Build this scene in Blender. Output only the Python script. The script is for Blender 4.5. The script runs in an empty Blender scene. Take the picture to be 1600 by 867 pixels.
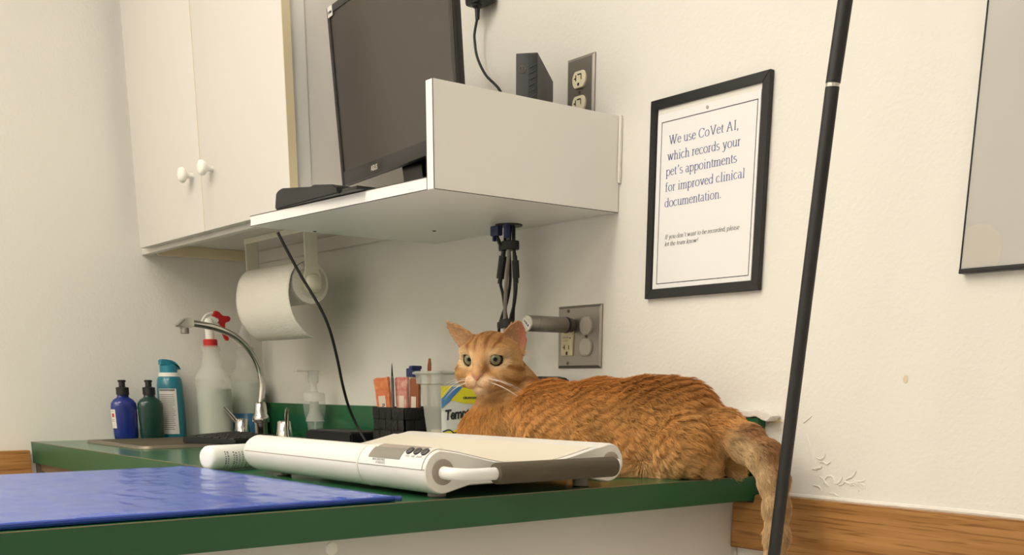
import bpy, bmesh, math, random
import numpy as np
from mathutils import Vector, Matrix
random.seed(7)
PI = math.pi
SC = bpy.context.scene
COL = SC.collection
WM = {}                                   # world matrix of every object made here

# ------------------------------------------------------------------ materials
def lin(c):
    return tuple(((v/255)/12.92 if v <= 10.3 else (((v/255)+.055)/1.055)**2.4) for v in c)

def mat(name, col, rough=.5, metal=0, spec=.5, noise=None, bump=None, alpha=None, trans=0, coat=0, emit=None, sheen=0, sss=0, ior=1.5, detail=4, stretch=None):
    m = bpy.data.materials.new(name); m.use_nodes = True
    nt = m.node_tree; b = nt.nodes['Principled BSDF']
    c = lin(col) + (1,)
    b.inputs['Base Color'].default_value = c
    b.inputs['Roughness'].default_value = rough
    b.inputs['Metallic'].default_value = metal
    b.inputs['Specular IOR Level'].default_value = spec
    b.inputs['IOR'].default_value = ior
    b.inputs['Transmission Weight'].default_value = trans
    b.inputs['Coat Weight'].default_value = coat
    b.inputs['Sheen Weight'].default_value = sheen
    if sss:
        b.inputs['Subsurface Weight'].default_value = sss
        b.inputs['Subsurface Radius'].default_value = (.012, .010, .008)
        b.inputs['Subsurface Scale'].default_value = 1
    if alpha is not None: b.inputs['Alpha'].default_value = alpha
    if emit:
        b.inputs['Emission Color'].default_value = lin(emit[0]) + (1,)
        b.inputs['Emission Strength'].default_value = emit[1]
    tc = None
    def coord():
        nonlocal tc
        if tc is None:
            t = nt.nodes.new('ShaderNodeTexCoord'); mp = nt.nodes.new('ShaderNodeMapping')
            nt.links.new(t.outputs['Object'], mp.inputs['Vector'])
            if stretch: mp.inputs['Scale'].default_value = stretch
            tc = mp
        return tc.outputs['Vector']
    if noise:                              # (second colour, scale, contrast)
        n = nt.nodes.new('ShaderNodeTexNoise'); n.inputs['Scale'].default_value = noise[1]; n.inputs['Detail'].default_value = detail
        nt.links.new(coord(), n.inputs['Vector'])
        r = nt.nodes.new('ShaderNodeValToRGB'); k = noise[2]
        r.color_ramp.elements[0].position = .5 - k; r.color_ramp.elements[1].position = .5 + k
        r.color_ramp.elements[0].color = c; r.color_ramp.elements[1].color = lin(noise[0]) + (1,)
        nt.links.new(n.outputs['Fac'], r.inputs['Fac']); nt.links.new(r.outputs['Color'], b.inputs['Base Color'])
    if bump:                               # (scale, strength, distance)
        n = nt.nodes.new('ShaderNodeTexNoise'); n.inputs['Scale'].default_value = bump[0]; n.inputs['Detail'].default_value = 3
        nt.links.new(coord(), n.inputs['Vector'])
        u = nt.nodes.new('ShaderNodeBump'); u.inputs['Strength'].default_value = bump[1]; u.inputs['Distance'].default_value = bump[2]
        nt.links.new(n.outputs['Fac'], u.inputs['Height']); nt.links.new(u.outputs['Normal'], b.inputs['Normal'])
    return m

def wood_mat(name, axis=0):
    m = mat(name, (196, 144, 84), .42)
    nt = m.node_tree; b = nt.nodes['Principled BSDF']
    t = nt.nodes.new('ShaderNodeTexCoord'); mp = nt.nodes.new('ShaderNodeMapping')
    s = [55, 55, 55]; s[axis] = 2.2
    mp.inputs['Scale'].default_value = s; mp.inputs['Rotation'].default_value = (0, .035, 0) if axis == 0 else (.03, 0, 0)
    nt.links.new(t.outputs['Object'], mp.inputs['Vector'])
    n1 = nt.nodes.new('ShaderNodeTexNoise'); n1.inputs['Scale'].default_value = 1.6; n1.inputs['Detail'].default_value = 5; n1.inputs['Distortion'].default_value = .6
    n2 = nt.nodes.new('ShaderNodeTexNoise'); n2.inputs['Scale'].default_value = 5; n2.inputs['Detail'].default_value = 2
    for n in (n1, n2): nt.links.new(mp.outputs['Vector'], n.inputs['Vector'])
    r1 = nt.nodes.new('ShaderNodeValToRGB'); r1.color_ramp.elements[0].position = .35; r1.color_ramp.elements[1].position = .68
    r1.color_ramp.elements[0].color = lin((156, 108, 56)) + (1,); r1.color_ramp.elements[1].color = lin((178, 130, 76)) + (1,)
    r2 = nt.nodes.new('ShaderNodeValToRGB'); r2.color_ramp.elements[0].position = .34; r2.color_ramp.elements[1].position = .44
    r2.color_ramp.elements[0].color = lin((196, 180, 164)) + (1,); r2.color_ramp.elements[1].color = (1, 1, 1, 1)
    nt.links.new(n1.outputs['Fac'], r1.inputs['Fac']); nt.links.new(n2.outputs['Fac'], r2.inputs['Fac'])
    x = nt.nodes.new('ShaderNodeMix'); x.data_type = 'RGBA'; x.blend_type = 'MULTIPLY'; x.inputs['Factor'].default_value = .8
    nt.links.new(r1.outputs['Color'], x.inputs[6]); nt.links.new(r2.outputs['Color'], x.inputs[7])
    nt.links.new(x.outputs[2], b.inputs['Base Color'])
    return m

M = {}
M['wall'] = mat('wall_paint', (229, 226, 219), .62, spec=.3, bump=(140, .35, .002))
M['plaster'] = mat('bare_plaster', (234, 231, 224), .8, bump=(60, .6, .004))
M['ceiling'] = mat('ceiling_paint', (236, 235, 232), .9)
M['floor'] = mat('floor_vinyl', (212, 210, 206), .5, noise=((198, 196, 192), 30, .2))
M['oak'] = wood_mat('oak_rail', 0); M['oak_y'] = wood_mat('oak_rail_left', 1)
M['laminate'] = mat('white_laminate', (216, 212, 206), .38, spec=.4)
M['laminate_shelf'] = mat('white_shelf_laminate', (240, 238, 233), .38, spec=.4)
M['lam_edge'] = mat('white_edge_band', (238, 236, 232), .42)
M['cream'] = mat('cream_board', (222, 208, 172), .6)
M['dark_seam'] = mat('dark_joint', (70, 62, 54), .8)
M['green'] = mat('green_laminate', (34, 94, 58), .2, spec=.55, noise=((38, 100, 62), 9, .3))
M['green_edge'] = mat('green_edge_laminate', (32, 82, 50), .38, noise=((36, 88, 54), 9, .3))
M['brown_edge'] = mat('worn_brown_edge', (128, 104, 78), .7)
M['black'] = mat('black_plastic', (24, 24, 26), .45)
M['black_gloss'] = mat('black_gloss_plastic', (16, 16, 17), .25)
M['pc'] = mat('charcoal_plastic', (40, 41, 44), .5)
M['pc_dark'] = mat('dark_grille', (16, 16, 20), .6)
M['screen'] = mat('matt_screen', (58, 54, 48), .3, spec=.6)
M['bezel'] = mat('dark_bezel', (34, 32, 31), .3)
M['silver'] = mat('silver_print', (205, 200, 190), .4)
M['steel'] = mat('brushed_steel', (150, 144, 138), .4, .75, bump=(90, .12, .001), stretch=(1, 1, 30))
M['steel_dark'] = mat('dull_steel', (120, 112, 104), .5, .7)
M['sink'] = mat('sink_steel', (142, 132, 118), .42, .85)
M['chrome'] = mat('chrome', (214, 212, 208), .12, 1)
M['ivory'] = mat('ivory_plastic', (236, 228, 200), .4)
M['ivory2'] = mat('aged_ivory_plastic', (214, 204, 168), .45)
M['slot'] = mat('dark_slot', (30, 26, 24), .8)
M['blank'] = mat('grey_blank_cap', (176, 170, 160), .4)
M['cable'] = mat('black_cable', (22, 22, 23), .5)
M['cable_grey'] = mat('grey_cable', (150, 142, 136), .5)
M['plug_blue'] = mat('blue_connector', (34, 44, 96), .45)
M['paper'] = mat('printed_paper', (234, 233, 233), .8)
M['matboard'] = mat('paper_backing', (226, 222, 214), .8)
M['ink_blue'] = mat('blue_ink', (92, 106, 156), .7)
M['ink'] = mat('dark_ink', (52, 52, 56), .7)
M['white_board'] = mat('whiteboard_enamel', (188, 185, 181), .22, spec=.5)
M['stain'] = mat('whiteboard_stain', (190, 185, 176), .3)
M['marker'] = mat('blue_marker', (66, 64, 140), .5)
M['blue_plastic'] = mat('blue_bottle', (30, 52, 138), .25, noise=((24, 42, 120), 30, .3), coat=.2)
M['dgreen_plastic'] = mat('dark_green_bottle', (26, 66, 56), .28, noise=((20, 56, 48), 30, .3), coat=.2)
M['teal'] = mat('teal_can', (28, 116, 134), .3, coat=.2)
M['teal_cap'] = mat('teal_cap', (34, 128, 150), .4)
M['white_plastic'] = mat('white_plastic', (240, 238, 230), .35)
M['label'] = mat('paper_label', (226, 222, 216), .5)
M['label_grey'] = mat('grey_print', (128, 128, 130), .6)
M['red'] = mat('red_plastic', (196, 34, 36), .4)
M['spray_plastic'] = mat('clear_poly_bottle', (240, 240, 232), .35, alpha=.3)
M['cap_clear'] = mat('frosted_nozzle', (232, 230, 222), .4, alpha=.75)
M['liquid'] = mat('milky_liquid', (192, 202, 188), .3, alpha=.96)
M['liquid_blue'] = mat('blue_liquid_band', (52, 116, 158), .3)
M['clear'] = mat('clear_plastic', (230, 234, 232), .08, alpha=.2)
M['frost'] = mat('frosted_plastic', (226, 225, 218), .3, alpha=.42)
M['teal_soap'] = mat('teal_soap', (70, 128, 132), .2, alpha=.5)
M['roll'] = mat('towel_paper', (240, 236, 226), .95, bump=(320, .9, .003))
M['holder'] = mat('holder_plastic', (228, 224, 204), .4)
M['holder_clear'] = mat('holder_disc', (226, 222, 204), .3, alpha=.6)
M['wicker'] = mat('black_wicker', (30, 27, 26), .7, bump=(120, .8, .004))
M['scale'] = mat('scale_plastic', (232, 229, 223), .32, spec=.45)
M['scale_tray'] = mat('scale_tray_cream', (230, 223, 207), .4)
M['scale_pad'] = mat('scale_panel', (226, 221, 208), .35)
M['scale_end'] = mat('scale_grey_ring', (158, 148, 136), .5)
M['rod'] = mat('white_rod', (238, 238, 236), .3)
M['foam'] = mat('brown_foam_grip', (86, 76, 62), .85, bump=(400, .3, .001))
M['lcd'] = mat('lcd', (132, 128, 116), .2)
M['button'] = mat('grey_button', (70, 68, 68), .4)
M['vinyl'] = mat('blue_vinyl', (38, 76, 178), .2, spec=.75, noise=((46, 88, 190), 6, .3))
M['vinyl_hem'] = mat('blue_vinyl_hem', (30, 56, 140), .4)
M['tube_white'] = mat('white_tube', (242, 244, 238), .3)
M['pole'] = mat('pole_black', (28, 28, 30), .45)
M['bag_white'] = mat('bag_silver', (206, 208, 204), .35)
M['bag_yellow'] = mat('bag_yellow', (222, 212, 40), .4)
M['bag_blue'] = mat('bag_blue', (62, 124, 180), .4)
M['orange_wrap'] = mat('orange_wrapper', (214, 106, 58), .4, noise=((238, 150, 96), 90, .2))
M['pink_wrap'] = mat('pink_wrapper', (200, 96, 84), .4, noise=((238, 190, 176), 90, .2))
M['wrap_label'] = mat('wrapper_label', (232, 214, 196), .5)
M['brown_wrap'] = mat('brown_wrapper', (150, 82, 44), .4)
M['blue_cap'] = mat('blue_pen_cap', (40, 52, 110), .4)
M['pen'] = mat('grey_pen', (96, 92, 94), .35)
M['key'] = mat('keycap', (44, 42, 42), .55)
M['lightpanel'] = mat('lit_diffuser', (255, 248, 236), .5, emit=((255, 247, 232), 9.5))

# ------------------------------------------------------------------ object helpers
def obj(name, bm, m=None, parent=None, smooth=35, local=False):
    me = bpy.data.meshes.new(name)
    if isinstance(bm, bmesh.types.BMesh):
        if parent is not None and not local: bm.transform(WM[parent.name].inverted())
        bmesh.ops.recalc_face_normals(bm, faces=bm.faces[:])
        bm.to_mesh(me); bm.free()
    else: me = bm
    o = bpy.data.objects.new(name, me); COL.objects.link(o)
    if m is not None: me.materials.append(M[m] if isinstance(m, str) else m)
    if smooth is not None:
        for p in me.polygons: p.use_smooth = True
        me.set_sharp_from_angle(angle=math.radians(smooth))
    if parent is not None:
        o.parent = parent; WM[o.name] = WM[parent.name].copy()
    else: WM[o.name] = Matrix.Identity(4)
    return o

def thing(name, label, cat, loc=(0, 0, 0), rot=(0, 0, 0), group=None):
    o = bpy.data.objects.new(name, None); COL.objects.link(o)
    o.empty_display_size = .02
    o.location = loc; o.rotation_euler = rot
    from mathutils import Euler
    WM[o.name] = Matrix.Translation(loc) @ Euler(rot).to_matrix().to_4x4()
    o['label'] = label; o['category'] = cat
    if group: o['group'] = group
    return o

def tag(o, label, cat, group=None):
    o['label'] = label; o['category'] = cat
    if group: o['group'] = group
    return o

def struct(name, bm, m, smooth=35):
    o = obj(name, bm, m, smooth=smooth); o['kind'] = 'structure'; return o

def new(): return bmesh.new()

def box(bm, x0, x1, y0, y1, z0, z1, bev=0, seg=2, mtx=None):
    t = bmesh.new(); bmesh.ops.create_cube(t, size=1)
    for v in t.verts:
        v.co = Vector(((x0+x1)/2 + v.co.x*(x1-x0), (y0+y1)/2 + v.co.y*(y1-y0), (z0+z1)/2 + v.co.z*(z1-z0)))
    if bev: bmesh.ops.bevel(t, geom=t.edges[:], offset=bev, segments=seg, affect='EDGES', profile=.6)
    if mtx is not None: t.transform(mtx)
    merge(bm, t); return bm

def merge(bm, t):
    me = bpy.data.meshes.new('tmp'); t.to_mesh(me); t.free(); bm.from_mesh(me); bpy.data.meshes.remove(me)

def prism(bm, pts, d0, d1, axis='y', bev=0, seg=2, mtx=None):
    """pts in the two other axes, in order: axis x -> (y,z); y -> (x,z); z -> (x,y)"""
    t = bmesh.new()
    def p3(p, d):
        return {'x': (d, p[0], p[1]), 'y': (p[0], d, p[1]), 'z': (p[0], p[1], d)}[axis]
    a = [t.verts.new(p3(p, d0)) for p in pts]; b = [t.verts.new(p3(p, d1)) for p in pts]
    n = len(pts)
    t.faces.new(a[::-1]); t.faces.new(b)
    for i in range(n): t.faces.new((a[i], a[(i+1) % n], b[(i+1) % n], b[i]))
    bmesh.ops.recalc_face_normals(t, faces=t.faces[:])
    if bev: bmesh.ops.bevel(t, geom=t.edges[:], offset=bev, segments=seg, affect='EDGES')
    if mtx is not None: t.transform(mtx)
    merge(bm, t); return bm

def lathe(bm, prof, c=(0, 0, 0), seg=32, sx=1, sy=1, mtx=None, cap=True):
    t = bmesh.new(); rings = []
    for r, z in prof:
        rings.append([t.verts.new((c[0]+r*sx*math.cos(2*PI*i/seg), c[1]+r*sy*math.sin(2*PI*i/seg), c[2]+z)) for i in range(seg)])
    for a, b in zip(rings, rings[1:]):
        for i in range(seg): t.faces.new((a[i], a[(i+1) % seg], b[(i+1) % seg], b[i]))
    if cap: t.faces.new(rings[0][::-1]); t.faces.new(rings[-1])
    if mtx is not None: t.transform(mtx)
    merge(bm, t); return bm

def smooth_path(pts, k=6):
    P = [Vector(p) for p in pts]; out = []
    for i in range(len(P)-1):
        p0 = P[i-1] if i else P[0]*2-P[1]; p1, p2 = P[i], P[i+1]; p3 = P[i+2] if i+2 < len(P) else P[-1]*2-P[-2]
        for j in range(k):
            t = j/k
            out.append(.5*((2*p1)+(p2-p0)*t+(2*p0-5*p1+4*p2-p3)*t*t+(3*p1-p0-3*p2+p3)*t**3))
    out.append(P[-1]); return out

def tube(bm, pts, r, seg=10, k=6, cap=True, flat=None):
    P = smooth_path(pts, k) if k > 1 else [Vector(p) for p in pts]
    n = len(P)
    R = r if callable(r) else (lambda u: r)
    t = bmesh.new(); rings = []; up = None
    for i, p in enumerate(P):
        d = (P[min(i+1, n-1)]-P[max(i-1, 0)]).normalized()
        if up is None:
            up = d.orthogonal().normalized()
            if flat: up = (Vector(flat)-d*d.dot(Vector(flat))).normalized()
        up = (up-d*d.dot(up)).normalized(); s = d.cross(up); rr = R(i/(n-1))
        rr = rr if isinstance(rr, tuple) else (rr, rr)
        rings.append([t.verts.new(p+up*rr[0]*math.cos(2*PI*j/seg)+s*rr[1]*math.sin(2*PI*j/seg)) for j in range(seg)])
    for a, b in zip(rings, rings[1:]):
        for j in range(seg): t.faces.new((a[j], a[(j+1) % seg], b[(j+1) % seg], b[j]))
    if cap: t.faces.new(rings[0][::-1]); t.faces.new(rings[-1])
    merge(bm, t); return bm

def ball(bm, c, r, seg=20, sc=(1, 1, 1)):
    t = bmesh.new(); bmesh.ops.create_uvsphere(t, u_segments=seg, v_segments=seg//2, radius=r)
    for v in t.verts: v.co = Vector((c[0]+v.co.x*sc[0], c[1]+v.co.y*sc[1], c[2]+v.co.z*sc[2]))
    merge(bm, t); return bm

def disc_y(bm, x, z, r, y0, y1, seg=28, sx=1, sz=1, bev=0):
    """a short cylinder whose axis is the world's y"""
    prism(bm, [(x+r*sx*math.cos(2*PI*i/seg), z+r*sz*math.sin(2*PI*i/seg)) for i in range(seg)], y0, y1, 'y')
    return bm

def quadstrip(bm, A, B):
    a = [bm.verts.new(p) for p in A]; b = [bm.verts.new(p) for p in B]
    for i in range(len(a)-1): bm.faces.new((a[i], a[i+1], b[i+1], b[i]))

def plain_text(s, size, mtx, bold=0, shear=0, align='LEFT', spacing=1.0):
    """letters of the built-in face as a flat mesh in the xy plane of mtx"""
    cu = bpy.data.curves.new('t', 'FONT'); cu.body = s; cu.size = size; cu.offset = bold; cu.shear = shear; cu.align_x = align
    cu.space_character = spacing; cu.resolution_u = 3
    o = bpy.data.objects.new('t', cu); COL.objects.link(o)
    dg = bpy.context.evaluated_depsgraph_get()
    me = bpy.data.meshes.new_from_object(o.evaluated_get(dg))
    bpy.data.objects.remove(o); bpy.data.curves.remove(cu)
    bm = bmesh.new(); bm.from_mesh(me); bpy.data.meshes.remove(me); bm.transform(mtx)
    return bm

# ---- a hand-made roman face: pen strokes, thick down and thin across, with serifs
def arc(cx, cy, rx, ry, a0, a1, n=9):
    return [(cx+rx*math.cos(math.radians(a0+(a1-a0)*i/n)), cy+ry*math.sin(math.radians(a0+(a1-a0)*i/n))) for i in range(n+1)]
def ser(x, y, w=.09): return [(x-w, y), (x+w, y)]
XH = .45; CH = .655; AS = .68
GL = {
 'W': (.944, [[(.1, CH), (.29, .02)], [(.29, .0), (.47, CH)], [(.42, CH), (.62, .02)], [(.62, 0), (.83, CH)], ser(.1, CH), ser(.46, CH, .1), ser(.83, CH)]),
 'V': (.722, [[(.12, CH), (.37, .02)], [(.37, 0), (.6, CH)], ser(.12, CH), ser(.6, CH)]),
 'A': (.722, [[(.12, 0), (.35, CH)], [(.35, CH), (.6, 0)], [(.2, .23), (.5, .23)], ser(.12, 0), ser(.6, 0)]),
 'I': (.333, [[(.166, 0), (.166, CH)], ser(.166, 0, .11), ser(.166, CH, .11)]),
 'C': (.667, [arc(.35, .327, .29, .33, 45, 325, 14), [(.58, .62), (.58, .47)]]),
 'e': (.444, [arc(.225, .225, .175, .225, 10, 325, 12), [(.06, .265), (.395, .265)]]),
 'o': (.5, [arc(.25, .225, .2, .225, 0, 360, 16)]),
 'c': (.444, [arc(.235, .225, .19, .225, 50, 320, 12), [(.36, .37), (.36, .385)]]),
 'u': (.5, [[(.1, XH), (.1, .14)], arc(.24, .14, .14, .13, 180, 350, 7), [(.39, XH), (.39, 0)], ser(.06, XH, .05), ser(.35, XH, .05), ser(.43, .01, .05)]),
 'n': (.5, [[(.11, XH), (.11, 0)], arc(.255, .31, .135, .13, 170, 0, 7), [(.39, .31), (.39, 0)], ser(.11, 0), ser(.39, 0), ser(.07, XH-.01, .045)]),
 'm': (.778, [[(.11, XH), (.11, 0)], arc(.25, .31, .13, .13, 170, 0, 7), [(.38, .31), (.38, 0)], arc(.52, .31, .13, .13, 170, 0, 7), [(.65, .31), (.65, 0)], ser(.11, 0), ser(.38, 0), ser(.65, 0), ser(.07, XH-.01, .045)]),
 'h': (.5, [[(.11, AS), (.11, 0)], arc(.255, .31, .135, .13, 170, 0, 7), [(.39, .31), (.39, 0)], ser(.11, 0), ser(.39, 0), ser(.07, AS-.01, .045)]),
 'r': (.333, [[(.11, XH), (.11, 0)], arc(.25, .27, .14, .17, 150, 60, 5), ser(.11, 0), ser(.07, XH-.01, .045)]),
 'i': (.278, [[(.14, XH), (.14, 0)], ser(.14, 0), ser(.1, XH-.01, .045), [(.14, .6), (.14, .67)]]),
 'l': (.278, [[(.14, AS), (.14, 0)], ser(.14, 0), ser(.1, AS-.01, .045)]),
 't': (.278, [[(.12, .57), (.12, .1)], arc(.2, .1, .08, .09, 180, 320, 5), ser(.14, XH-.01, .11)]),
 'f': (.333, [[(.13, 0), (.13, .55)], arc(.23, .55, .1, .12, 180, 50, 5), ser(.15, XH-.01, .12), ser(.13, 0)]),
 'd': (.5, [arc(.22, .22, .17, .22, 40, 330, 12), [(.39, AS), (.39, 0)], ser(.35, AS-.01, .045), ser(.43, .01, .05)]),
 'b': (.5, [arc(.27, .22, .18, .22, -145, 150, 12), [(.1, AS), (.1, .03)], ser(.06, AS-.01, .045)]),
 'p': (.5, [arc(.27, .225, .18, .225, -145, 150, 12), [(.1, XH), (.1, -.21)], ser(.1, -.21), ser(.06, XH-.01, .045)]),
 'a': (.444, [[(.32, .34), (.32, .05)], arc(.2, .33, .12, .12, 0, 150, 7), arc(.2, .13, .14, .13, 70, 330, 9), arc(.38, .06, .06, .06, 180, 320, 4)]),
 's': (.389, [arc(.19, .335, .12, .115, 40, 250, 8)+arc(.19, .115, .14, .115, 80, -150, 8)]),
 'w': (.722, [[(.08, XH), (.22, .02)], [(.22, 0), (.36, XH)], [(.32, XH), (.48, .02)], [(.48, 0), (.63, XH)], ser(.08, XH), ser(.35, XH, .08), ser(.63, XH)]),
 'v': (.5, [[(.09, XH), (.26, .02)], [(.26, 0), (.41, XH)], ser(.09, XH), ser(.41, XH, .07)]),
 'y': (.5, [[(.09, XH), (.26, .02)], [(.41, XH), (.22, -.16)], arc(.14, -.14, .08, .07, 340, 190, 5), ser(.09, XH), ser(.41, XH, .07)]),
 'k': (.5, [[(.11, AS), (.11, 0)], [(.12, .2), (.38, XH)], [(.2, .27), (.41, 0)], ser(.11, 0), ser(.4, 0), ser(.38, XH, .07), ser(.07, AS-.01, .045)]),
 ',': (.25, [[(.11, .06), (.13, .0), (.08, -.12)]]),
 '.': (.25, [[(.12, 0), (.12, .07)]]),
 "'": (.3, [[(.15, AS), (.17, .6), (.12, .5)]]),
 '!': (.333, [[(.16, AS), (.16, .2)], [(.16, 0), (.16, .07)]]),
}
def roman_text(bm, s, em, x, z, y, shear=0, sq=1.0, px=.040, pz=.015):
    """lettering standing in the plane y, reading along +x"""
    cx = x
    for ch in s:
        if ch == ' ': cx += .25*em*sq; continue
        adv, strokes = GL[ch]
        for st in strokes:
            L, Rr = [], []
            for i, p in enumerate(st):
                a = st[max(i-1, 0)]; b = st[min(i+1, len(st)-1)]
                dx, dz = b[0]-a[0], b[1]-a[1]; l = math.hypot(dx, dz) or 1
                nx, nz = -dz/l, dx/l
                w = math.hypot(nx*px, nz*pz)
                for s_, out in ((1, L), (-1, Rr)):
                    gx, gz = p[0]+nx*w*s_, p[1]+nz*w*s_
                    out.append((cx+(gx*sq+gz*shear)*em, y, z+gz*em))
            quadstrip(bm, L, Rr)
        cx += adv*em*sq
    return bm
M['scuff'] = mat('wall_scuff', (214, 202, 176), .6)
# ================================================================== the room
ZC = 2.8
def slab(name, x0, x1, y0, y1, z0, z1, m):
    return struct(name, box(new(), x0, x1, y0, y1, z0, z1), m)
slab('floor', -3.1, 2.4, -3.8, .1, -.06, 0, 'floor')
slab('ceiling', -3.1, 2.4, -3.8, .1, ZC, ZC+.06, 'ceiling')
wall_back = slab('wall_back', -2.94, 2.3, 0, .1, 0, ZC, 'wall')
slab('wall_left', -3.04, -2.94, -3.7, .1, 0, ZC, 'wall')
slab('wall_right', 2.3, 2.4, -3.7, .1, 0, ZC, 'wall')
slab('wall_front', -3.04, 2.4, -3.8, -3.7, 0, ZC, 'wall')
# oak rails along the walls
bm = new()
prism(bm, [(-1.19, .787), (2.3, .787), (2.3, .876), (-1.146, .876), (-1.146, .862), (-1.19, .862)], -.021, 0, 'y', bev=.002)
struct('trim_1', bm, 'oak')
struct('trim_2', box(new(), -2.94, -2.919, -3.6, -.655, .79, .885, .002), 'oak_y')
# caulk line and the rough patches of the back wall, parts of the wall
bm = new()
rnd = random.Random(3)
tube(bm, [(-1.11+i*.085, -.004, .8785+rnd.uniform(-.001, .001)) for i in range(41)], lambda u: .0042, seg=8, k=3)
obj('caulk_line', bm, 'plaster', wall_back)
bm = new()
# torn paint lip over the end of the backsplash
top = [(-1.245, 1.003), (-1.225, 1.006), (-1.205, 1.005), (-1.185, 1.008), (-1.165, 1.006), (-1.145, 1.009), (-1.13, 1.006), (-1.118, .999)]
lo = [(-1.245, .9965), (-1.225, .9975), (-1.205, .996), (-1.185, .998), (-1.165, .9965), (-1.150, .9985), (-1.138, .993), (-1.127, .991)]
prism(bm, top+lo[::-1], -.0235, -.0005, 'y', bev=.0012)
obj('torn_paint', bm, 'plaster', wall_back)
bm = new()
prism(bm, [(-1.136, .997), (-1.124, .996), (-1.113, .990), (-1.136, .988)], -.002, 0, 'y')
obj('bare_patch', bm, M['steel_dark'] if False else 'cream', wall_back)
bm = new()
rp = random.Random(11)
for k in range(16):
    x = -1.02+rp.uniform(-.035, .05); z = .912+rp.gauss(0, .012)
    pts = []
    a = rp.uniform(-.4, .4)
    for j in range(4):
        pts.append((x, -.0008, z)); x += .006*math.cos(a)+rp.uniform(0, .003); z += .006*math.sin(a)+rp.uniform(-.003, .003); a += rp.uniform(-.9, .9)
    tube(bm, pts, lambda u: .0016*(1-.5*abs(2*u-1)), seg=6, k=3)
tube(bm, [(-1.03, -.0005, .90), (-1.024, -.0006, .911), (-1.014, -.0006, .912), (-1.008, -.0005, .903)], .0013, seg=6)
tube(bm, [(-1.075, -.0003, .99), (-1.066, -.0004, .996), (-1.06, -.0003, 1.001)], .001, seg=6)
tube(bm, [(-1.068, -.0002, .975), (-1.055, -.0003, .945), (-1.05, -.0002, .93)], .0009, seg=6)
obj('plaster_blemish', bm, 'plaster', wall_back)
bm = new(); prism(bm, [(-.905+.004*math.cos(a), 1.055+.006*math.sin(a*1.0)) for a in [i*PI/4 for i in range(8)]], -.0006, 0, 'y')
obj('scuff_mark', bm, 'scuff', wall_back)

# ceiling panels: first read from the shadows, other three unseen, added as fill
for i, (x, y) in enumerate([(-1.45, -1.55), (-2.25, -2.6), (.3, -3.15), (-1.2, -3.1)]):
    t = thing('ceiling_and_fill_light', ['flush ceiling light panel over the green counter', 'added ceiling fill light panel near the left wall', 'added ceiling fill light panel deep in the room away from the left wall', 'added ceiling fill light panel furthest back in the room'][i], 'light', (x, y, ZC))
    obj('diffuser', box(new(), x-.29, x+.29, y-.59, y+.59, ZC-.012, ZC-.002), 'lightpanel', t)
    bm = new()
    for (a, b, c, d) in ((-.31, -.29, -.61, .61), (.29, .31, -.61, .61), (-.29, .29, -.61, -.59), (-.29, .29, .59, .61)):
        box(bm, x+a, x+b, y+c, y+d, ZC-.016, ZC-.0005, .002)
    obj('frame', bm, 'lam_edge', t)

# ================================================================== wall cabinet
CX0, CXM, CX1 = -2.885, -2.482, -2.066
cab = thing('wall_cabinet', 'white two-door wall cabinet hung in the corner above the sink', 'cabinet', (-2.5, -.17, 1.366))
bm = new()
box(bm, -2.938, -2.92, -.322, -.002, 1.366, 2.2, .001)          # left side
box(bm, -2.094, -2.076, -.322, -.002, 1.366, 2.2, .001)         # right side
box(bm, -2.92, -2.094, -.322, -.002, 1.392, 1.41)                # bottom panel, set up
box(bm, -2.92, -2.094, -.322, -.304, 1.366, 1.392, .001)         # front lip
box(bm, -2.92, -2.094, -.322, -.002, 2.182, 2.2)
obj('carcass', bm, 'laminate', cab)
obj('face_edge', box(new(), -2.078, -2.074, -.3225, -.292, 1.368, 2.198, .0008), 'lam_edge', cab)
obj('hanging_rail', box(new(), -2.92, -2.094, -.02, -.003, 1.362, 1.3915, .001), 'laminate', cab)
obj('side_rail', box(new(), -2.9195, -2.905, -.29, -.022, 1.366, 1.3915, .001), 'cream', cab)
for i, (a, b, kx) in enumerate(((CX0, CXM-.0015, -2.528), (CXM+.0015, CX1, -2.418))):
    d = obj('door', box(new(), a, b, -.345, -.3265, 1.376, 2.195, .001), 'laminate', cab)
    obj('edge_band', box(new(), b-.0002, b+.0012, -.3445, -.327, 1.377, 2.194), 'cream', d)
    bm = new()
    lathe(bm, [(.0065, 0), (.0062, .010), (.0075, .014), (.0145, .019), (.0165, .024), (.0150, .029), (.009, .032), (.001, .033)],
          mtx=Matrix.Translation((kx, -.345, 1.496)) @ Matrix.Rotation(PI/2, 4, 'X'))
    obj('knob', bm, 'white_plastic', d, smooth=60)

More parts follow.
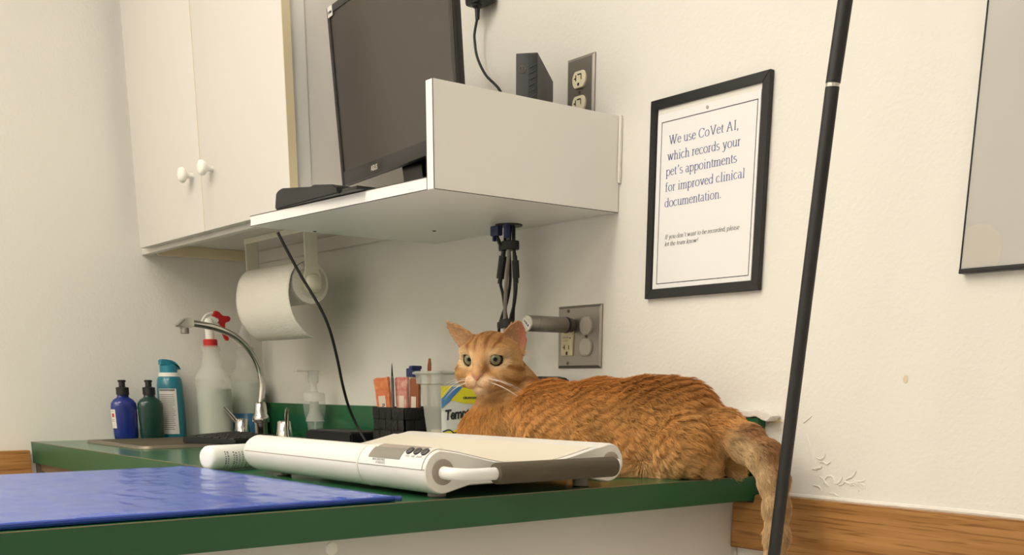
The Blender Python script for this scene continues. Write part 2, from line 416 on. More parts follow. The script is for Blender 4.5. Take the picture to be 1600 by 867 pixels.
# ================================================================== shelf with side panel
sh = thing('wall_shelf', 'white laminate computer shelf with a raised end panel beside the cabinet', 'shelf', (-1.8, 0, 1.337))
bm = new()
prism(bm, [(-2.0735, -.426), (-1.5195, -.391), (-1.5195, -.0015), (-2.0735, -.0015)], 1.338, 1.3565, 'z')
obj('board', bm, 'laminate_shelf', sh)
bm = new()
prism(bm, [(-2.0735, -.4275), (-1.5195, -.3925), (-1.5195, -.391), (-2.0735, -.426)], 1.3388, 1.3558, 'z')
obj('edge_band', bm, 'lam_edge', sh)
bm = new()
box(bm, -1.519, -1.5015, -.391, -.0015, 1.3375, 1.4915)
obj('end_panel', bm, 'laminate_shelf', sh)
bm = new(); box(bm, -1.5188, -1.5017, -.3925, -.391, 1.338, 1.491)
obj('edge_band', bm, 'lam_edge', sh)
bm = new()                                                         # dark glue lines along the laminate
for (p, q) in (((-2.0735, -.4278, 1.3385), (-1.5195, -.3928, 1.3385)), ((-2.0735, -.4278, 1.3563), (-1.5195, -.3928, 1.3563)),
               ((-1.5193, -.3928, 1.338), (-1.5193, -.3928, 1.4915)), ((-1.5015, -.3915, 1.338), (-1.5015, -.3915, 1.4915)),
               ((-1.5013, -.391, 1.3378), (-1.5013, -.002, 1.3378)), ((-1.5193, -.3925, 1.4917), (-1.5015, -.3925, 1.4917))):
    tube(bm, [p, q], .0006, seg=6, k=1)
obj('joint_line', bm, 'dark_seam', sh)
obj('wall_cleat', box(new(), -1.5008, -1.4955, -.006, -.0005, 1.385, 1.492, .0015), 'plaster', sh)
for (x, y) in ((-2.055, -.30), (-1.9, -.12)):
    bm = new(); lathe(bm, [(.0035, -.0012), (.0035, .0)], (x, y, 1.338)); obj('screw_hole', bm, 'dark_seam', sh)
bm = new()
lathe(bm, [(.024, -.003), (.026, -.0025), (.026, 0), (.024, .0005)], (-1.741, -.058, 1.338))
obj('cable_grommet', bm, 'black', sh)

# ================================================================== counter and its base
ZT = .905
ct = thing('countertop', 'green laminate counter with a low green backsplash along the wall', 'counter', (-1.5, -.5, ZT))
bm = new()
for (a, b, c, d) in ((-2.939, -2.81, -.6435, -.0005), (-2.81, -2.47, -.6435, -.52), (-2.81, -2.47, -.188, -.0005), (-2.47, -1.83, -.6435, -.0005), (-1.83, -1.1515, -1.95, -.0005)):
    box(bm, a, b, c, d, .8665, ZT)
bmesh.ops.remove_doubles(bm, verts=bm.verts[:], dist=1e-5)
obj('worktop', bm, 'green', ct)
bm = new(); box(bm, -1.1515, -1.1495, -1.95, -.0008, .8665, ZT-.0006); box(bm, -2.939, -1.832, -.6455, -.6435, .853, ZT-.0006); box(bm, -1.832, -1.83, -1.95, -.6455, .8665, ZT-.0006)
obj('fascia', bm, 'green_edge', ct)
bm = new(); tube(bm, [(-1.1498, -1.95, ZT-.0004), (-1.1498, -.001, ZT-.0004)], .0006, seg=6, k=1); tube(bm, [(-2.939, -.6452, ZT-.0004), (-1.832, -.6452, ZT-.0004)], .0006, seg=6, k=1)
obj('edge_line', bm, 'brown_edge', ct)
bm = new(); box(bm, -2.939, -1.1475, -.0205, -.0008, ZT+.0002, .9955, .0008)
obj('backsplash', bm, 'green', ct)
bm = new(); tube(bm, [(-1.1474, -.0204, ZT+.001), (-1.1474, -.0204, .9955)], .0005, seg=6, k=1); obj('end_line', bm, 'dark_seam', ct)

bc = thing('base_cabinet', 'white peninsula base under the green counter, seen below its edge', 'cabinet', (-1.5, -.9, 0))
obj('side_panel', box(new(), -1.208, -1.19, -1.9, -.002, .0, .866, .001), 'laminate', bc)
obj('inner_panel', box(new(), -1.80, -1.782, -1.9, -.62, .0, .866, .001), 'laminate', bc)
obj('end_panel', box(new(), -1.782, -1.208, -1.9, -1.882, .0, .866), 'laminate', bc)
bm = new(); lathe(bm, [(.0085, 0), (.008, .0012), (.004, .002)], mtx=Matrix.Translation((-1.19, -.767, .850)) @ Matrix.Rotation(PI/2, 4, 'Y'))
obj('screw_cap', bm, 'white_plastic', bc)
bs = thing('base_cabinet', 'white sink base cabinet with a worn brown strip, left of the blue mat', 'cabinet', (-2.4, -.4, 0))
obj('front_panel', box(new(), -2.925, -1.802, -.625, -.607, 0, .832, .001), 'laminate', bs)
obj('worn_strip', box(new(), -2.925, -1.802, -.632, -.61, .8325, .8525, .001), 'brown_edge', bs)
obj('side_panel', box(new(), -2.9385, -2.926, -.64, -.01, 0, .852), 'steel_dark', bs)

# ================================================================== sink and tap
sk = thing('sink', 'stainless drop-in sink set in the green counter', 'sink', (-2.64, -.3, ZT))
SX0, SX1, SY0, SY1 = -2.835, -2.445, -.548, -.04
bm = new()
def rrect(x0, x1, y0, y1, r, n=6):
    pts = []
    for (cx, cy, a) in ((x1-r, y0+r, -90), (x1-r, y1-r, 0), (x0+r, y1-r, 90), (x0+r, y0+r, 180)):
        for i in range(n+1):
            t = math.radians(a+90*i/n); pts.append((cx+r*math.cos(t), cy+r*math.sin(t)))
    return pts
loops = [(rrect(SX0, SX1, SY0, SY1, .03), ZT+.0005), (rrect(SX0+.003, SX1-.003, SY0+.003, SY1-.003, .03), ZT+.006), (rrect(SX0+.02, SX1-.02, SY0+.02, SY1-.15, .03), ZT+.006),
         (rrect(SX0+.028, SX1-.028, SY0+.03, SY1-.155, .03), ZT-.004), (rrect(SX0+.035, SX1-.035, SY0+.036, SY1-.162, .04), ZT-.14), (rrect(SX0+.07, SX1-.07, SY0+.07, SY1-.20, .05), ZT-.155)]
prev = None
for pts, z in loops:
    ring = [bm.verts.new((p[0], p[1], z)) for p in pts]
    if prev:
        for i in range(len(ring)): bm.faces.new((prev[i], prev[(i+1) % len(ring)], ring[(i+1) % len(ring)], ring[i]))
    prev = ring
bm.faces.new(prev[::-1])
obj('basin', bm, 'sink', sk, smooth=50)
FX, FY = -2.68, -.14
bm = new(); lathe(bm, [(.03, 0), (.03, .004), (.022, .006), (.001, .0065)], (-2.64, -.3, ZT-.155)); obj('drain', bm, 'steel', sk)

fc = thing('kitchen_tap', 'chrome gooseneck tap with two lever handles behind the sink', 'tap', (FX, FY, ZT+.006))
z0 = ZT+.006
bm = new()
lathe(bm, [(.016, 0), (.016, .036), (.0165, .038), (.021, .040), (.022, .045), (.022, .052), (.019, .056), (.0175, .060), (.0145, .086), (.0105, .09)], (FX, FY, z0))
obj('collar', bm, 'chrome', fc, smooth=50)
bm = new()
tube(bm, [(FX, FY, z0+.08), (FX, FY+.006, 1.02), (FX, FY+.009, 1.048), (FX, FY+.002, 1.086), (FX, FY-.018, 1.125), (FX, FY-.053, 1.158), (FX, FY-.094, 1.176), (FX, FY-.135, 1.185), (FX, FY-.172, 1.189), (FX, FY-.186, 1.190)], .0082, seg=16, k=8); obj('spout', bm, 'chrome', fc, smooth=60)
bm = new()
prism(bm, [(FY-.166, 1.202), (FY-.190, 1.201), (FY-.214, 1.180), (FY-.196, 1.176), (FY-.166, 1.178)], FX-.0125, FX+.0125, 'x', bev=.004)
obj('spout_head', bm, 'chrome', fc)
bm = new(); lathe(bm, [(.0095, -.014), (.0105, -.013), (.0105, 0)], (FX, FY-.188, 1.178)); obj('aerator', bm, 'steel', fc)
for s, hx in ((-1, FX-.096), (1, FX+.150)):
    bm = new()
    lathe(bm, [(.022, 0), (.0225, .004), (.0205, .012), (.0165, .044), (.0125, .047), (.001, .0475)], (hx, FY-.01, z0))
    h = obj('handle', bm, 'chrome', fc, smooth=50)
    bm = new()
    if s < 0:
        tube(bm, [(hx-.004, FY-.014, z0+.028), (hx-.012, FY-.034, z0+.055), (hx-.018, FY-.050, z0+.076)], lambda u: (.0052-.002*u, .010-.003*u), seg=10, flat=(0, 1, 0))
    else:
        tube(bm, [(hx+.014, FY-.01, z0+.010), (hx+.018, FY-.012, z0+.040), (hx+.034, FY-.018, z0+.066), (hx+.042, FY-.02, z0+.076)], lambda u: (.0056-.002*u, .011-.004*u), seg=10, flat=(0, 1, 0))
    obj('lever', bm, 'chrome', h, smooth=60)

# ================================================================== bottles by the left wall
def pump_bottle(x, y, m, label, lab):
    z = ZT+.0005
    t = thing('pump_bottle', label, 'bottle', (x, y, z))
    bm = new(); lathe(bm, [(.026, 0), (.0295, .003), (.031, .012), (.0335, .082), (.032, .092), (.025, .101), (.0165, .106), (.0145, .109), (.0145, .116)], (x, y, z), sx=.66, sy=1, seg=40)
    obj('body', bm, m, t, smooth=50)
    bm = new(); lathe(bm, [(.016, .113), (.016, .131), (.0125, .132), (.008, .133), (.0078, .144), (.0100, .145), (.0100, .149), (.0072, .150)], (x, y, z))
    obj('pump', bm, 'black', t, smooth=40)
    bm = new()
    # paper label wrapped round the edge that faces the room
    a0, a1 = lab; n = 10; g0, g1 = [], []
    for i in range(n+1):
        a = math.radians(a0+(a1-a0)*i/n)
        for zz, g in ((.03, g0), (.077, g1)):
            r = .0314+.0025*(zz-.012)/.07+.0006
            g.append((x+.66*r*math.cos(a)*1.01, y+r*math.sin(a), z+zz))
    quadstrip(bm, g0, g1); l = obj('label', bm, 'label', t, smooth=60)
    bm = new(); g0, g1 = [], []
    for i in range(4):
        a = math.radians(a1-24+16*i/3)
        for zz, g in ((.058, g0), (.067, g1)):
            r = .0314+.0025*(zz-.012)/.07+.0010
            g.append((x+.66*r*math.cos(a)*1.01, y+r*math.sin(a), z+zz))
    quadstrip(bm, g0, g1); obj('red_mark', bm, 'red', l)
    bm = new()
    for zz, w in ((.0715, 22), (.051, 26), (.047, 30)):
        g0, g1 = [], []
        for i in range(5):
            a = math.radians(a1-8-w+w*i/4)
            for dz, g in ((0, g0), (.0013, g1)):
                r = .0314+.0025*(zz-.012)/.07+.0010
                g.append((x+.66*r*math.cos(a)*1.01, y+r*math.sin(a), z+zz+dz))
        quadstrip(bm, g0, g1)
    obj('print', bm, 'label_grey', l)
pump_bottle(-2.882, -.4235, 'blue_plastic', 'blue pump bottle with a white label standing by the left wall', (-125, -55))
pump_bottle(-2.862, -.362, 'dgreen_plastic', 'dark green pump bottle between the blue bottle and the teal spray can', (-135, -88))

x, y, z = -2.902, -.290, ZT+.0005
t = thing('spray_can', 'tall teal aerosol can with a teal cap, behind the dark green bottle', 'spray can', (x, y, z))
bm = new(); lathe(bm, [(.0335, 0), (.035, .004), (.0352, .008), (.0345, .09), (.0335, .135), (.031, .153), (.024, .162)], (x, y, z), seg=40); obj('can', bm, 'teal', t, smooth=50)
bm = new(); lathe(bm, [(.0265, .158), (.0262, .168), (.02, .1695)], (x, y, z)); obj('neck_ring', bm, 'white_plastic', t)
bm = new(); lathe(bm, [(.0225, .168), (.0222, .186), (.019, .188)], (x, y, z))
prism(bm, [(y-.022, .186), (y+.021, .184), (y+.026, .178), (y+.030, .176), (y+.024, .189), (y+.012, .199), (y-.004, .202), (y-.022, .203)], x-.013, x+.013, 'x', bev=.003, mtx=Matrix.Translation((0, 0, z)))
obj('spray_cap', bm, 'teal_cap', t)
bm = new(); g0, g1 = [], []
for i in range(13):
    a = math.radians(-75+80*i/12)
    for zz, g in ((.012, g0), (.128, g1)):
        r = .0356 if zz < .1 else .0347
        g.append((x+r*math.cos(a), y+r*math.sin(a), z+zz))
quadstrip(bm, g0, g1); lb = obj('label', bm, 'label', t, smooth=60)
bm = new(); rr = random.Random(5)
for zz in [.122]+[.112-.0052*i for i in range(18)]:
    g0, g1 = [], []
    a1 = -2 if zz > .12 else rr.uniform(-16, -4)
    for i in range(9):
        a = math.radians(-72+(a1+72)*i/8); r = .0361-.0009*max(0, zz-.01)/.118
        g0.append((x+r*math.cos(a), y+r*math.sin(a), z+zz)); g1.append((x+r*math.cos(a), y+r*math.sin(a), z+zz+(.005 if zz > .12 else .0015)))
    quadstrip(bm, g0, g1)
obj('print', bm, 'label_grey', lb)

def spray_bottle(x, y, label, s, red):
    z = ZT+.0005
    t = thing('spray_bottle', label, 'spray bottle', (x, y, z))
    P = [(.038, 0), (.043, .004), (.045, .012), (.0465, .135), (.0465, .140), (.045, .1455), (.0462, .150), (.0445, .158), (.0385, .169), (.030, .178), (.0272, .185), (.0215, .222), (.0245, .227), (.0245, .235), (.019, .238), (.0155, .240)]
    bm = new(); lathe(bm, [(r*s, h*s) for r, h in P], (x, y, z), seg=40, cap=True); obj('bottle', bm, 'spray_plastic', t, smooth=50)
    lv = .128 if red else .145
    bm = new(); lathe(bm, [(.036*s, .003), (.042*s, .006), (.0435*s, .014)]+([(.0452*s, lv*s), (.001, lv*s)]), (x, y, z), seg=40); obj('liquid', bm, 'liquid', t, smooth=50)
    if red:
        bm = new(); lathe(bm, [(.0185, .234), (.0185, .252), (.017, .254)], (x, y, z)); obj('collar', bm, 'red', t)
        bm = new(); lathe(bm, [(.0115, .252), (.0115, .282), (.014, .290), (.014, .300), (.010, .306)], (x, y, z))
        prism(bm, [(y-.012, .286), (y+.024, .296), (y+.026, .308), (y+.004, .312), (y-.010, .304)], x-.010, x+.010, 'x', bev=.003, mtx=Matrix.Translation((0, 0, z)))
        obj('spray_head', bm, 'white_plastic', t)
        bm = new(); tube(bm, [(x, y-.022, z+.288), (x, y-.016, z+.304), (x, y-.004, z+.316), (x, y+.012, z+.321)], .003, seg=8); obj('shroud_edge', bm, 'white_plastic', t)
        bm = new(); prism(bm, [(y+.010, .311), (y+.016, .326), (y+.026, .325), (y+.038, .314), (y+.056, .314), (y+.060, .306), (y+.054, .300), (y+.043, .297), (y+.042, .282), (y+.046, .268), (y+.052, .256), (y+.047, .250), (y+.040, .256), (y+.034, .276), (y+.030, .294), (y+.018, .304)], x-.007, x+.007, 'x', bev=.002, mtx=Matrix.Translation((0, 0, z)))
        obj('trigger', bm, 'red', t)
    else:
        bm = new(); lathe(bm, [(.0175, .236), (.0175, .250), (.020, .256), (.018, .262), (.009, .282), (.005, .296), (.003, .298)], (x, y, z)); obj('nozzle_cap', bm, 'cap_clear', t, smooth=60)
        bm = new(); lathe(bm, [(.0455*s, .004), (.0466*s, .012), (.0472*s, .062), (.0464*s, .0625)], (x, y, z), seg=40, cap=False); obj('blue_band', bm, 'liquid_blue', t, smooth=60)
spray_bottle(-2.852, -.190, 'clear spray bottle with a red trigger and red collar beside the tap', 1.0, True)
spray_bottle(-2.891, -.075, 'clear bottle with pointed cap and blue lower band behind the tap', 1.0, False)

# ================================================================== towel holder and roll
hd = thing('towel_holder', 'off-white paper towel holder screwed under the cabinet', 'towel holder', (-2.5, -.14, 1.391))
AY, AZ = -.142, 1.272
bm = new()
box(bm, -2.672, -2.362, AY-.018, AY+.016, 1.3862, 1.3915, .0015)
box(bm, -2.672, -2.362, AY-.020, AY-.016, 1.379, 1.3915, .001)
obj('top_bar', bm, 'holder', hd)
for xa in (-2.672, -2.366):
    bm = new()
    prism(bm, [(AY-.018, 1.389), (AY-.018, 1.30), (AY-.022, 1.285), (AY-.022, 1.262), (AY-.012, 1.25), (AY+.012, 1.25), (AY+.022, 1.262), (AY+.022, 1.285), (AY+.016, 1.30), (AY+.016, 1.389)], xa-.0025, xa+.0025, 'x', bev=.0012)
    obj('arm', bm, 'holder', hd)
bm = new()
RX = Matrix.Rotation(PI/2, 4, 'Y')
lathe(bm, [(.001, -.004), (.0185, -.004), (.0185, .006), (.015, .010), (.001, .012)], mtx=Matrix.Translation((-2.362, AY, AZ)) @ RX); obj('knob', bm, 'holder', hd, smooth=60)
bm = new(); lathe(bm, [(.034, -.001), (.0345, .0), (.034, .0012)], mtx=Matrix.Translation((-2.3695, AY+.002, AZ)) @ RX, seg=40); obj('disc', bm, 'holder_clear', hd)
pr = thing('paper_towel_roll', 'roll of white paper towel with a loose sheet hanging down, on the holder', 'paper towel', (-2.515, AY, AZ))
bm = new(); lathe(bm, [(.019, -.139), (.046, -.139), (.0465, -.137), (.0465, .137), (.046, .139), (.019, .139)], mtx=Matrix.Translation((-2.515, AY, AZ)) @ RX, seg=48); obj('roll', bm, 'roll', pr)
path = [(AY+.012, AZ+.047), (AY-.008, AZ+.0475), (AY-.030, AZ+.041), (AY-.048, AZ+.022), (AY-.0565, AZ-.006), (AY-.058, AZ-.036), (AY-.052, AZ-.068), (AY-.038, AZ-.094), (AY-.019, AZ-.114), (AY-.002, AZ-.122)]
sp = smooth_path([(0, p[0], p[1]) for p in path], 5)
bm = new(); rows = []
for p in sp:
    rows.append([bm.verts.new((-2.655+.282*j/20, p.y+.0012*math.sin(j*.9+p.z*40), p.z)) for j in range(21)])
for a, b in zip(rows, rows[1:]):
    for j in range(20): bm.faces.new((a[j], a[j+1], b[j+1], b[j]))
o = obj('loose_sheet', bm, 'roll', pr, smooth=80)
md = o.modifiers.new('thick', 'SOLIDIFY'); md.thickness = .0012
bm = new(); lathe(bm, [(.0205, -.1395), (.0205, .1395)], mtx=Matrix.Translation((-2.515, AY, AZ)) @ RX); obj('core', bm, 'cream', pr)

# ================================================================== things at the back of the counter
z = ZT+.0005
x, y = -2.522, -.068
t = thing('foam_bottle', 'clear foaming soap bottle standing against the green backsplash', 'soap bottle', (x, y, z))
bm = new(); lathe(bm, [(.018, 0), (.019, .004), (.0175, .012), (.0195, .04), (.0265, .072), (.0285, .092), (.0285, .098), (.021, .100), (.019, .101)], (x, y, z), seg=36); obj('body', bm, 'clear', t, smooth=50)
bm = new(); lathe(bm, [(.0165, .002), (.0165, .012), (.0172, .030), (.001, .0302)], (x, y, z)); obj('soap', bm, 'teal_soap', t, smooth=50)
bm = new(); lathe(bm, [(.0275, .099), (.0275, .115), (.025, .119), (.012, .121), (.009, .124), (.0085, .140), (.013, .146), (.013, .168), (.0155, .171), (.0155, .1735), (.012, .174)], (x, y, z)); box(bm, x-.008, x+.008, y-.048, y+.002, z+.170, z+.1745, .002)
obj('pump', bm, 'frost', t, smooth=45)
bm = new(); lathe(bm, [(.0235, .05), (.0235, .0505), (.012, .078), (.0115, .098)], (x, y, z), cap=False); tube(bm, [(x, y, z+.01), (x, y, z+.06)], .0025, seg=8); obj('dip_tube', bm, 'frost', t)

t = thing('charging_dock', 'flat black plastic dock lying left of the black basket', 'dock', (-2.3, -.1, z))
bm = new(); prism(bm, [(-2.415, -.155), (-2.195, -.155), (-2.195, -.035), (-2.415, -.035)], z+.003, z+.033, 'z', bev=.004); obj('case', bm, 'black', t)
bm = new(); box(bm, -2.405, -2.21, -.1465, -.045, z+.033, z+.0355, .001); obj('lid', bm, 'pc', t)
for (a, b) in ((-2.405, -.145), (-2.405, -.045), (-2.205, -.145), (-2.205, -.045)):
    bm = new(); lathe(bm, [(.006, 0), (.006, .004)], (a, b, z)); obj('foot', bm, 'black', t)

# basket
BX0, BX1, BY0, BY1, BH = -2.100, -1.977, -.150, -.03, .0905
t = thing('wicker_basket', 'small black woven basket of treat sticks on the counter', 'basket', ((BX0+BX1)/2, (BY0+BY1)/2, z))
bm = new()
box(bm, BX0, BX1, BY0, BY0+.004, z, z+BH); box(bm, BX0, BX1, BY1-.004, BY1, z, z+BH); box(bm, BX0, BX0+.004, BY0, BY1, z, z+BH); box(bm, BX1-.004, BX1, BY0, BY1, z, z+BH); box(bm, BX0, BX1, BY0, BY1, z, z+.004)
obj('liner', bm, 'wicker', t)
bm = new()
for i in range(5):
    for j in range(4):
        hz = BH/4
        for side in range(2):
            if side == 0:
                w = (BX1-BX0)/5; a = BX0+i*w; hor = (i+j) % 2
                if hor: box(bm, a, a+w*1.05, BY0-.0036, BY0-.0005, z+j*hz+.0008, z+(j+1)*hz-.0008, .0012)
                else: box(bm, a+.002, a+w-.002, BY0-.0025, BY0-.0002, z+j*hz, z+(j+1)*hz, .001)
            else:
                w = (BY1-BY0)/5; a = BY0+i*w; hor = (i+j) % 2
                if hor: box(bm, BX1+.0005, BX1+.0036, a, a+w*1.05, z+j*hz+.0008, z+(j+1)*hz-.0008, .0012)
                else: box(bm, BX1+.0002, BX1+.0025, a+.002, a+w-.002, z+j*hz, z+(j+1)*hz, .001)
obj('weave', bm, 'wicker', t)
bm = new(); tube(bm, [(BX0, BY0, z+BH), (BX1, BY0, z+BH), (BX1, BY1, z+BH), (BX0, BY1, z+BH), (BX0, BY0, z+BH)], .0028, seg=8, k=1); obj('rim', bm, 'wicker', t)
# what stands in it
def stick(x, y, w, h, lean, m, label, lm, lab, top=None):
    t = thing('treat_stick', label, 'treat packet', (x, y, z+.006), (0, lean, math.radians(28)), 'treat sticks in the basket')
    bm = new(); prism(bm, [(-w/2, 0), (w/2, 0), (w/2, h*.86), (w/2*1.06, h*.9), (w/2*1.06, h), (w*.2, h*.985), (-w*.2, h*1.0), (-w/2*1.06, h*.99), (-w/2*1.06, h*.9), (-w/2, h*.86)], -.004, .004, 'y', bev=.0018)
    obj('wrapper', bm, m, t, local=True)
    bm = new(); prism(bm, [(-w*.30, h*.40), (w*.18, h*.40), (w*.18, h*.74), (-w*.30, h*.74)], -.0048, -.0040, 'y'); l = obj('label_panel', bm, lm, t, local=True)
    bm = plain_text(lab, w*.34, Matrix.Translation((w*.08, -.0052, h*.42)) @ Matrix.Rotation(PI/2, 4, 'X') @ Matrix.Rotation(PI/2, 4, 'Z'), bold=.0003)
    obj('lettering', bm, 'ink' if lm == 'wrap_label' else 'wrap_label', l, local=True)
    return t
stick(-2.078, -.126, .036, .150, math.radians(-6), 'orange_wrap', 'orange treat packet leaning furthest left in the black basket', 'wrap_label', 'Churu')
stick(-2.064, -.098, .024, .150, math.radians(-2), 'pink_wrap', 'pink treat packet standing behind the leftmost orange one', 'wrap_label', 'Churu')
stick(-2.030, -.120, .025, .150, math.radians(1), 'pink_wrap', 'pink and cream treat packet with dark lettering in the middle of the basket', 'wrap_label', 'Churu')
stick(-2.002, -.110, .024, .148, math.radians(2), 'brown_wrap', 'brown treat packet at the right side of the black basket', 'wrap_label', 'Churu')
t = thing('pen', 'thin dark pen standing upright among the treat packets', 'pen', (-2.046, -.134, z+.006), (math.radians(-1), math.radians(-2), 0))
bm = new(); lathe(bm, [(.003, 0), (.0035, .01), (.0035, .145), (.0022, .152)]); obj('barrel', bm, 'pen', t, local=True)
bm = new(); lathe(bm, [(.0022, .152), (.001, .172), (.0004, .178)]); obj('tip', bm, 'pc_dark', t, local=True)
t = thing('glue_stick', 'white tube with a dark blue cap standing at the back of the basket', 'tube', (-2.083, -.056, z+.006))
bm = new(); lathe(bm, [(.0145, 0), (.0145, .152), (.012, .153)], (-2.083, -.056, z+.006)); obj('tube', bm, 'white_plastic', t)
bm = new(); lathe(bm, [(.016, .150), (.016, .164), (.0155, .168), (.004, .170)], (-2.083, -.056, z+.006)); box(bm, -2.081, -2.066, -.070, -.044, z+.172, z+.180, .003); obj('cap', bm, 'blue_cap', t)
t = thing('nail_file', 'thin brown emery board standing up behind the blue capped tube', 'nail file', (-2.050, -.042, z+.006), (0, math.radians(3), 0))
bm = new(); prism(bm, [(-.006, 0), (.006, 0), (.006, .178), (.003, .189), (-.002, .189), (-.006, .174)], -.001, .001, 'y'); obj('board', bm, 'brown_wrap', t, local=True)

# clear tub and the bag of treats
t = thing('plastic_tub', 'clear plastic tub with a wide rim standing right of the black basket', 'tub', (-1.925, -.075, z))
bm = new()
def taper(x0, x1, y0, y1, zz, ins): return [(p[0], p[1], zz) for p in rrect(x0+ins, x1-ins, y0+ins, y1-ins, .012, 4)]
L = [taper(-1.962, -1.884, -.128, -.026, z, .014), taper(-1.962, -1.884, -.128, -.026, z+.14, .002), taper(-1.962, -1.884, -.128, -.026, z+.142, -.004), taper(-1.962, -1.884, -.128, -.026, z+.158, -.005), taper(-1.962, -1.884, -.128, -.026, z+.163, -.008), taper(-1.962, -1.884, -.128, -.026, z+.167, -.006)]
prev = None
for l in L:
    ring = [bm.verts.new(p) for p in l]
    if prev:
        for i in range(len(ring)): bm.faces.new((prev[i], prev[(i+1) % len(ring)], ring[(i+1) % len(ring)], ring[i]))
    else: bm.faces.new(ring[::-1])
    prev = ring
obj('body', bm, 'frost', t, smooth=50)
bm = new()
pts = L[4]; tube(bm, [Vector(p) for p in pts]+[Vector(pts[0])], .0028, seg=8, k=1); obj('rim', bm, 'frost', t)
bm = new(); box(bm, -1.944, -1.902, -.110, -.046, z+.004, z+.05, .006); obj('contents', bm, 'cream', t)

bx, by, bw, bh = -1.812, -.092, .130, .138
t = thing('treat_bag', 'yellow and silver bag of cat treats standing against the clear tub beside the cat', 'treat bag', (bx, by, z), (0, 0, math.radians(62)))
BW2 = bw/2
bm = new()
nx, nz = 12, 12
F0 = [[None]*(nz+1) for _ in range(nx+1)]; F1 = [[None]*(nz+1) for _ in range(nx+1)]
for i in range(nx+1):
    for j in range(nz+1):
        u, v = i/nx, j/nz
        d = .014*(math.sin(PI*u)**.6)*(1-v)**.55*(1 if v < .98 else 0)
        xx = -BW2+bw*u; zz = bh*v
        F0[i][j] = bm.verts.new((xx, -d-.0006, zz)); F1[i][j] = bm.verts.new((xx, d+.0006, zz))
for i in range(nx):
    for j in range(nz):
        bm.faces.new((F0[i][j], F0[i+1][j], F0[i+1][j+1], F0[i][j+1])); bm.faces.new((F1[i+1][j], F1[i][j], F1[i][j+1], F1[i+1][j+1]))
for j in range(nz):
    bm.faces.new((F0[0][j+1], F1[0][j+1], F1[0][j], F0[0][j])); bm.faces.new((F0[nx][j], F1[nx][j], F1[nx][j+1], F0[nx][j+1]))
for i in range(nx):
    bm.faces.new((F0[i][nz], F0[i+1][nz], F1[i+1][nz], F1[i][nz])); bm.faces.new((F0[i+1][0], F0[i][0], F1[i][0], F1[i+1][0]))
bag = obj('pouch', bm, 'bag_white', t, local=True, smooth=70)
def bag_y(xx, zz):
    u, v = min(1, max(0, (xx+BW2)/bw)), min(1, max(0, zz/bh)); return -.014*(math.sin(PI*u)**.6 if 0 < u < 1 else 0)*(1-v)**.55-.0006
def on_bag(name, poly, m, off):
    b = new(); vs = [b.verts.new((p[0], 0, p[1])) for p in poly]; b.faces.new(vs)
    bmesh.ops.triangulate(b, faces=b.faces[:]); bmesh.ops.subdivide_edges(b, edges=b.edges[:], cuts=5, use_grid_fill=True)
    for v in b.verts: v.co.y = bag_y(v.co.x, v.co.z)-off
    return obj(name, b, m, bag, local=True, smooth=70)
on_bag('yellow_top', [(-BW2, .112), (-BW2+.02, .110), (-.02, .104), (.01, .103), (BW2, .110), (BW2, .1375), (-BW2, .1375)], 'bag_yellow', .0006)
on_bag('blue_corner', [(-BW2+.0005, .094), (-BW2+.014, .106), (-BW2+.044, .1365), (-BW2+.022, .1365), (-BW2+.0005, .113)], 'bag_blue', .0010)
on_bag('yellow_foot', [(-BW2, .0), (BW2, .0), (BW2, .056), (.04, .049), (.024, .060), (.0, .047), (-.02, .056), (-.04, .046), (-.052, .050), (-BW2, .047)], 'bag_yellow', .0006)
b = new()
for pts in ([(-.063, .049), (-.05, .053), (-.04, .047), (-.03, .053), (-.018, .060)], [(-.02, .058), (-.01, .051), (.0, .048), (.01, .056), (.026, .062)], [(-.044, .047), (-.036, .040), (-.03, .047)], [(.012, .062), (.022, .068), (.034, .062)]):
    tube(b, [(p[0], bag_y(p[0], p[1])-.0012, p[1]) for p in pts], .0012, seg=6)
obj('outline_print', b, 'ink', bag, local=True)
b = plain_text('Temptations', .027, Matrix.Translation((-.059, 0, .072)) @ Matrix.Rotation(math.radians(-7), 4, 'Y') @ Matrix.Rotation(PI/2, 4, 'X') @ Matrix.Diagonal((.72, 1, 1, 1)), bold=.0008, shear=.30, spacing=.92)
for v in b.verts: v.co.y = bag_y(v.co.x, v.co.z)-.0013
obj('brand_lettering', b, 'black', bag, local=True, smooth=None)
b = plain_text('CRUNCHY OUTSIDE', .0056, Matrix.Translation((-.022, 0, .113)) @ Matrix.Rotation(PI/2, 4, 'X'), bold=.0003, shear=.2)
for v in b.verts: v.co.y = bag_y(v.co.x, v.co.z)-.0013
obj('small_lettering', b, 'ink', bag, local=True, smooth=None)
b = new()
for dz in (0, .005, .010):
    tube(b, [(-.026+dz*.4, bag_y(-.02, .066)-.0012, .064+dz*.7), (-.010, bag_y(-.01, .066)-.0012, .068+dz*.7), (.006, bag_y(.006, .066)-.0012, .065+dz*.7)], .0005, seg=6)
obj('wave_print', b, 'brown_wrap', bag, local=True)

# ================================================================== keyboard lying over the sink's near corner
kb = thing('keyboard', 'black computer keyboard lying across the sink behind the white tube', 'keyboard', (-2.515, -.42, ZT+.0065), (0, 0, math.radians(51)))
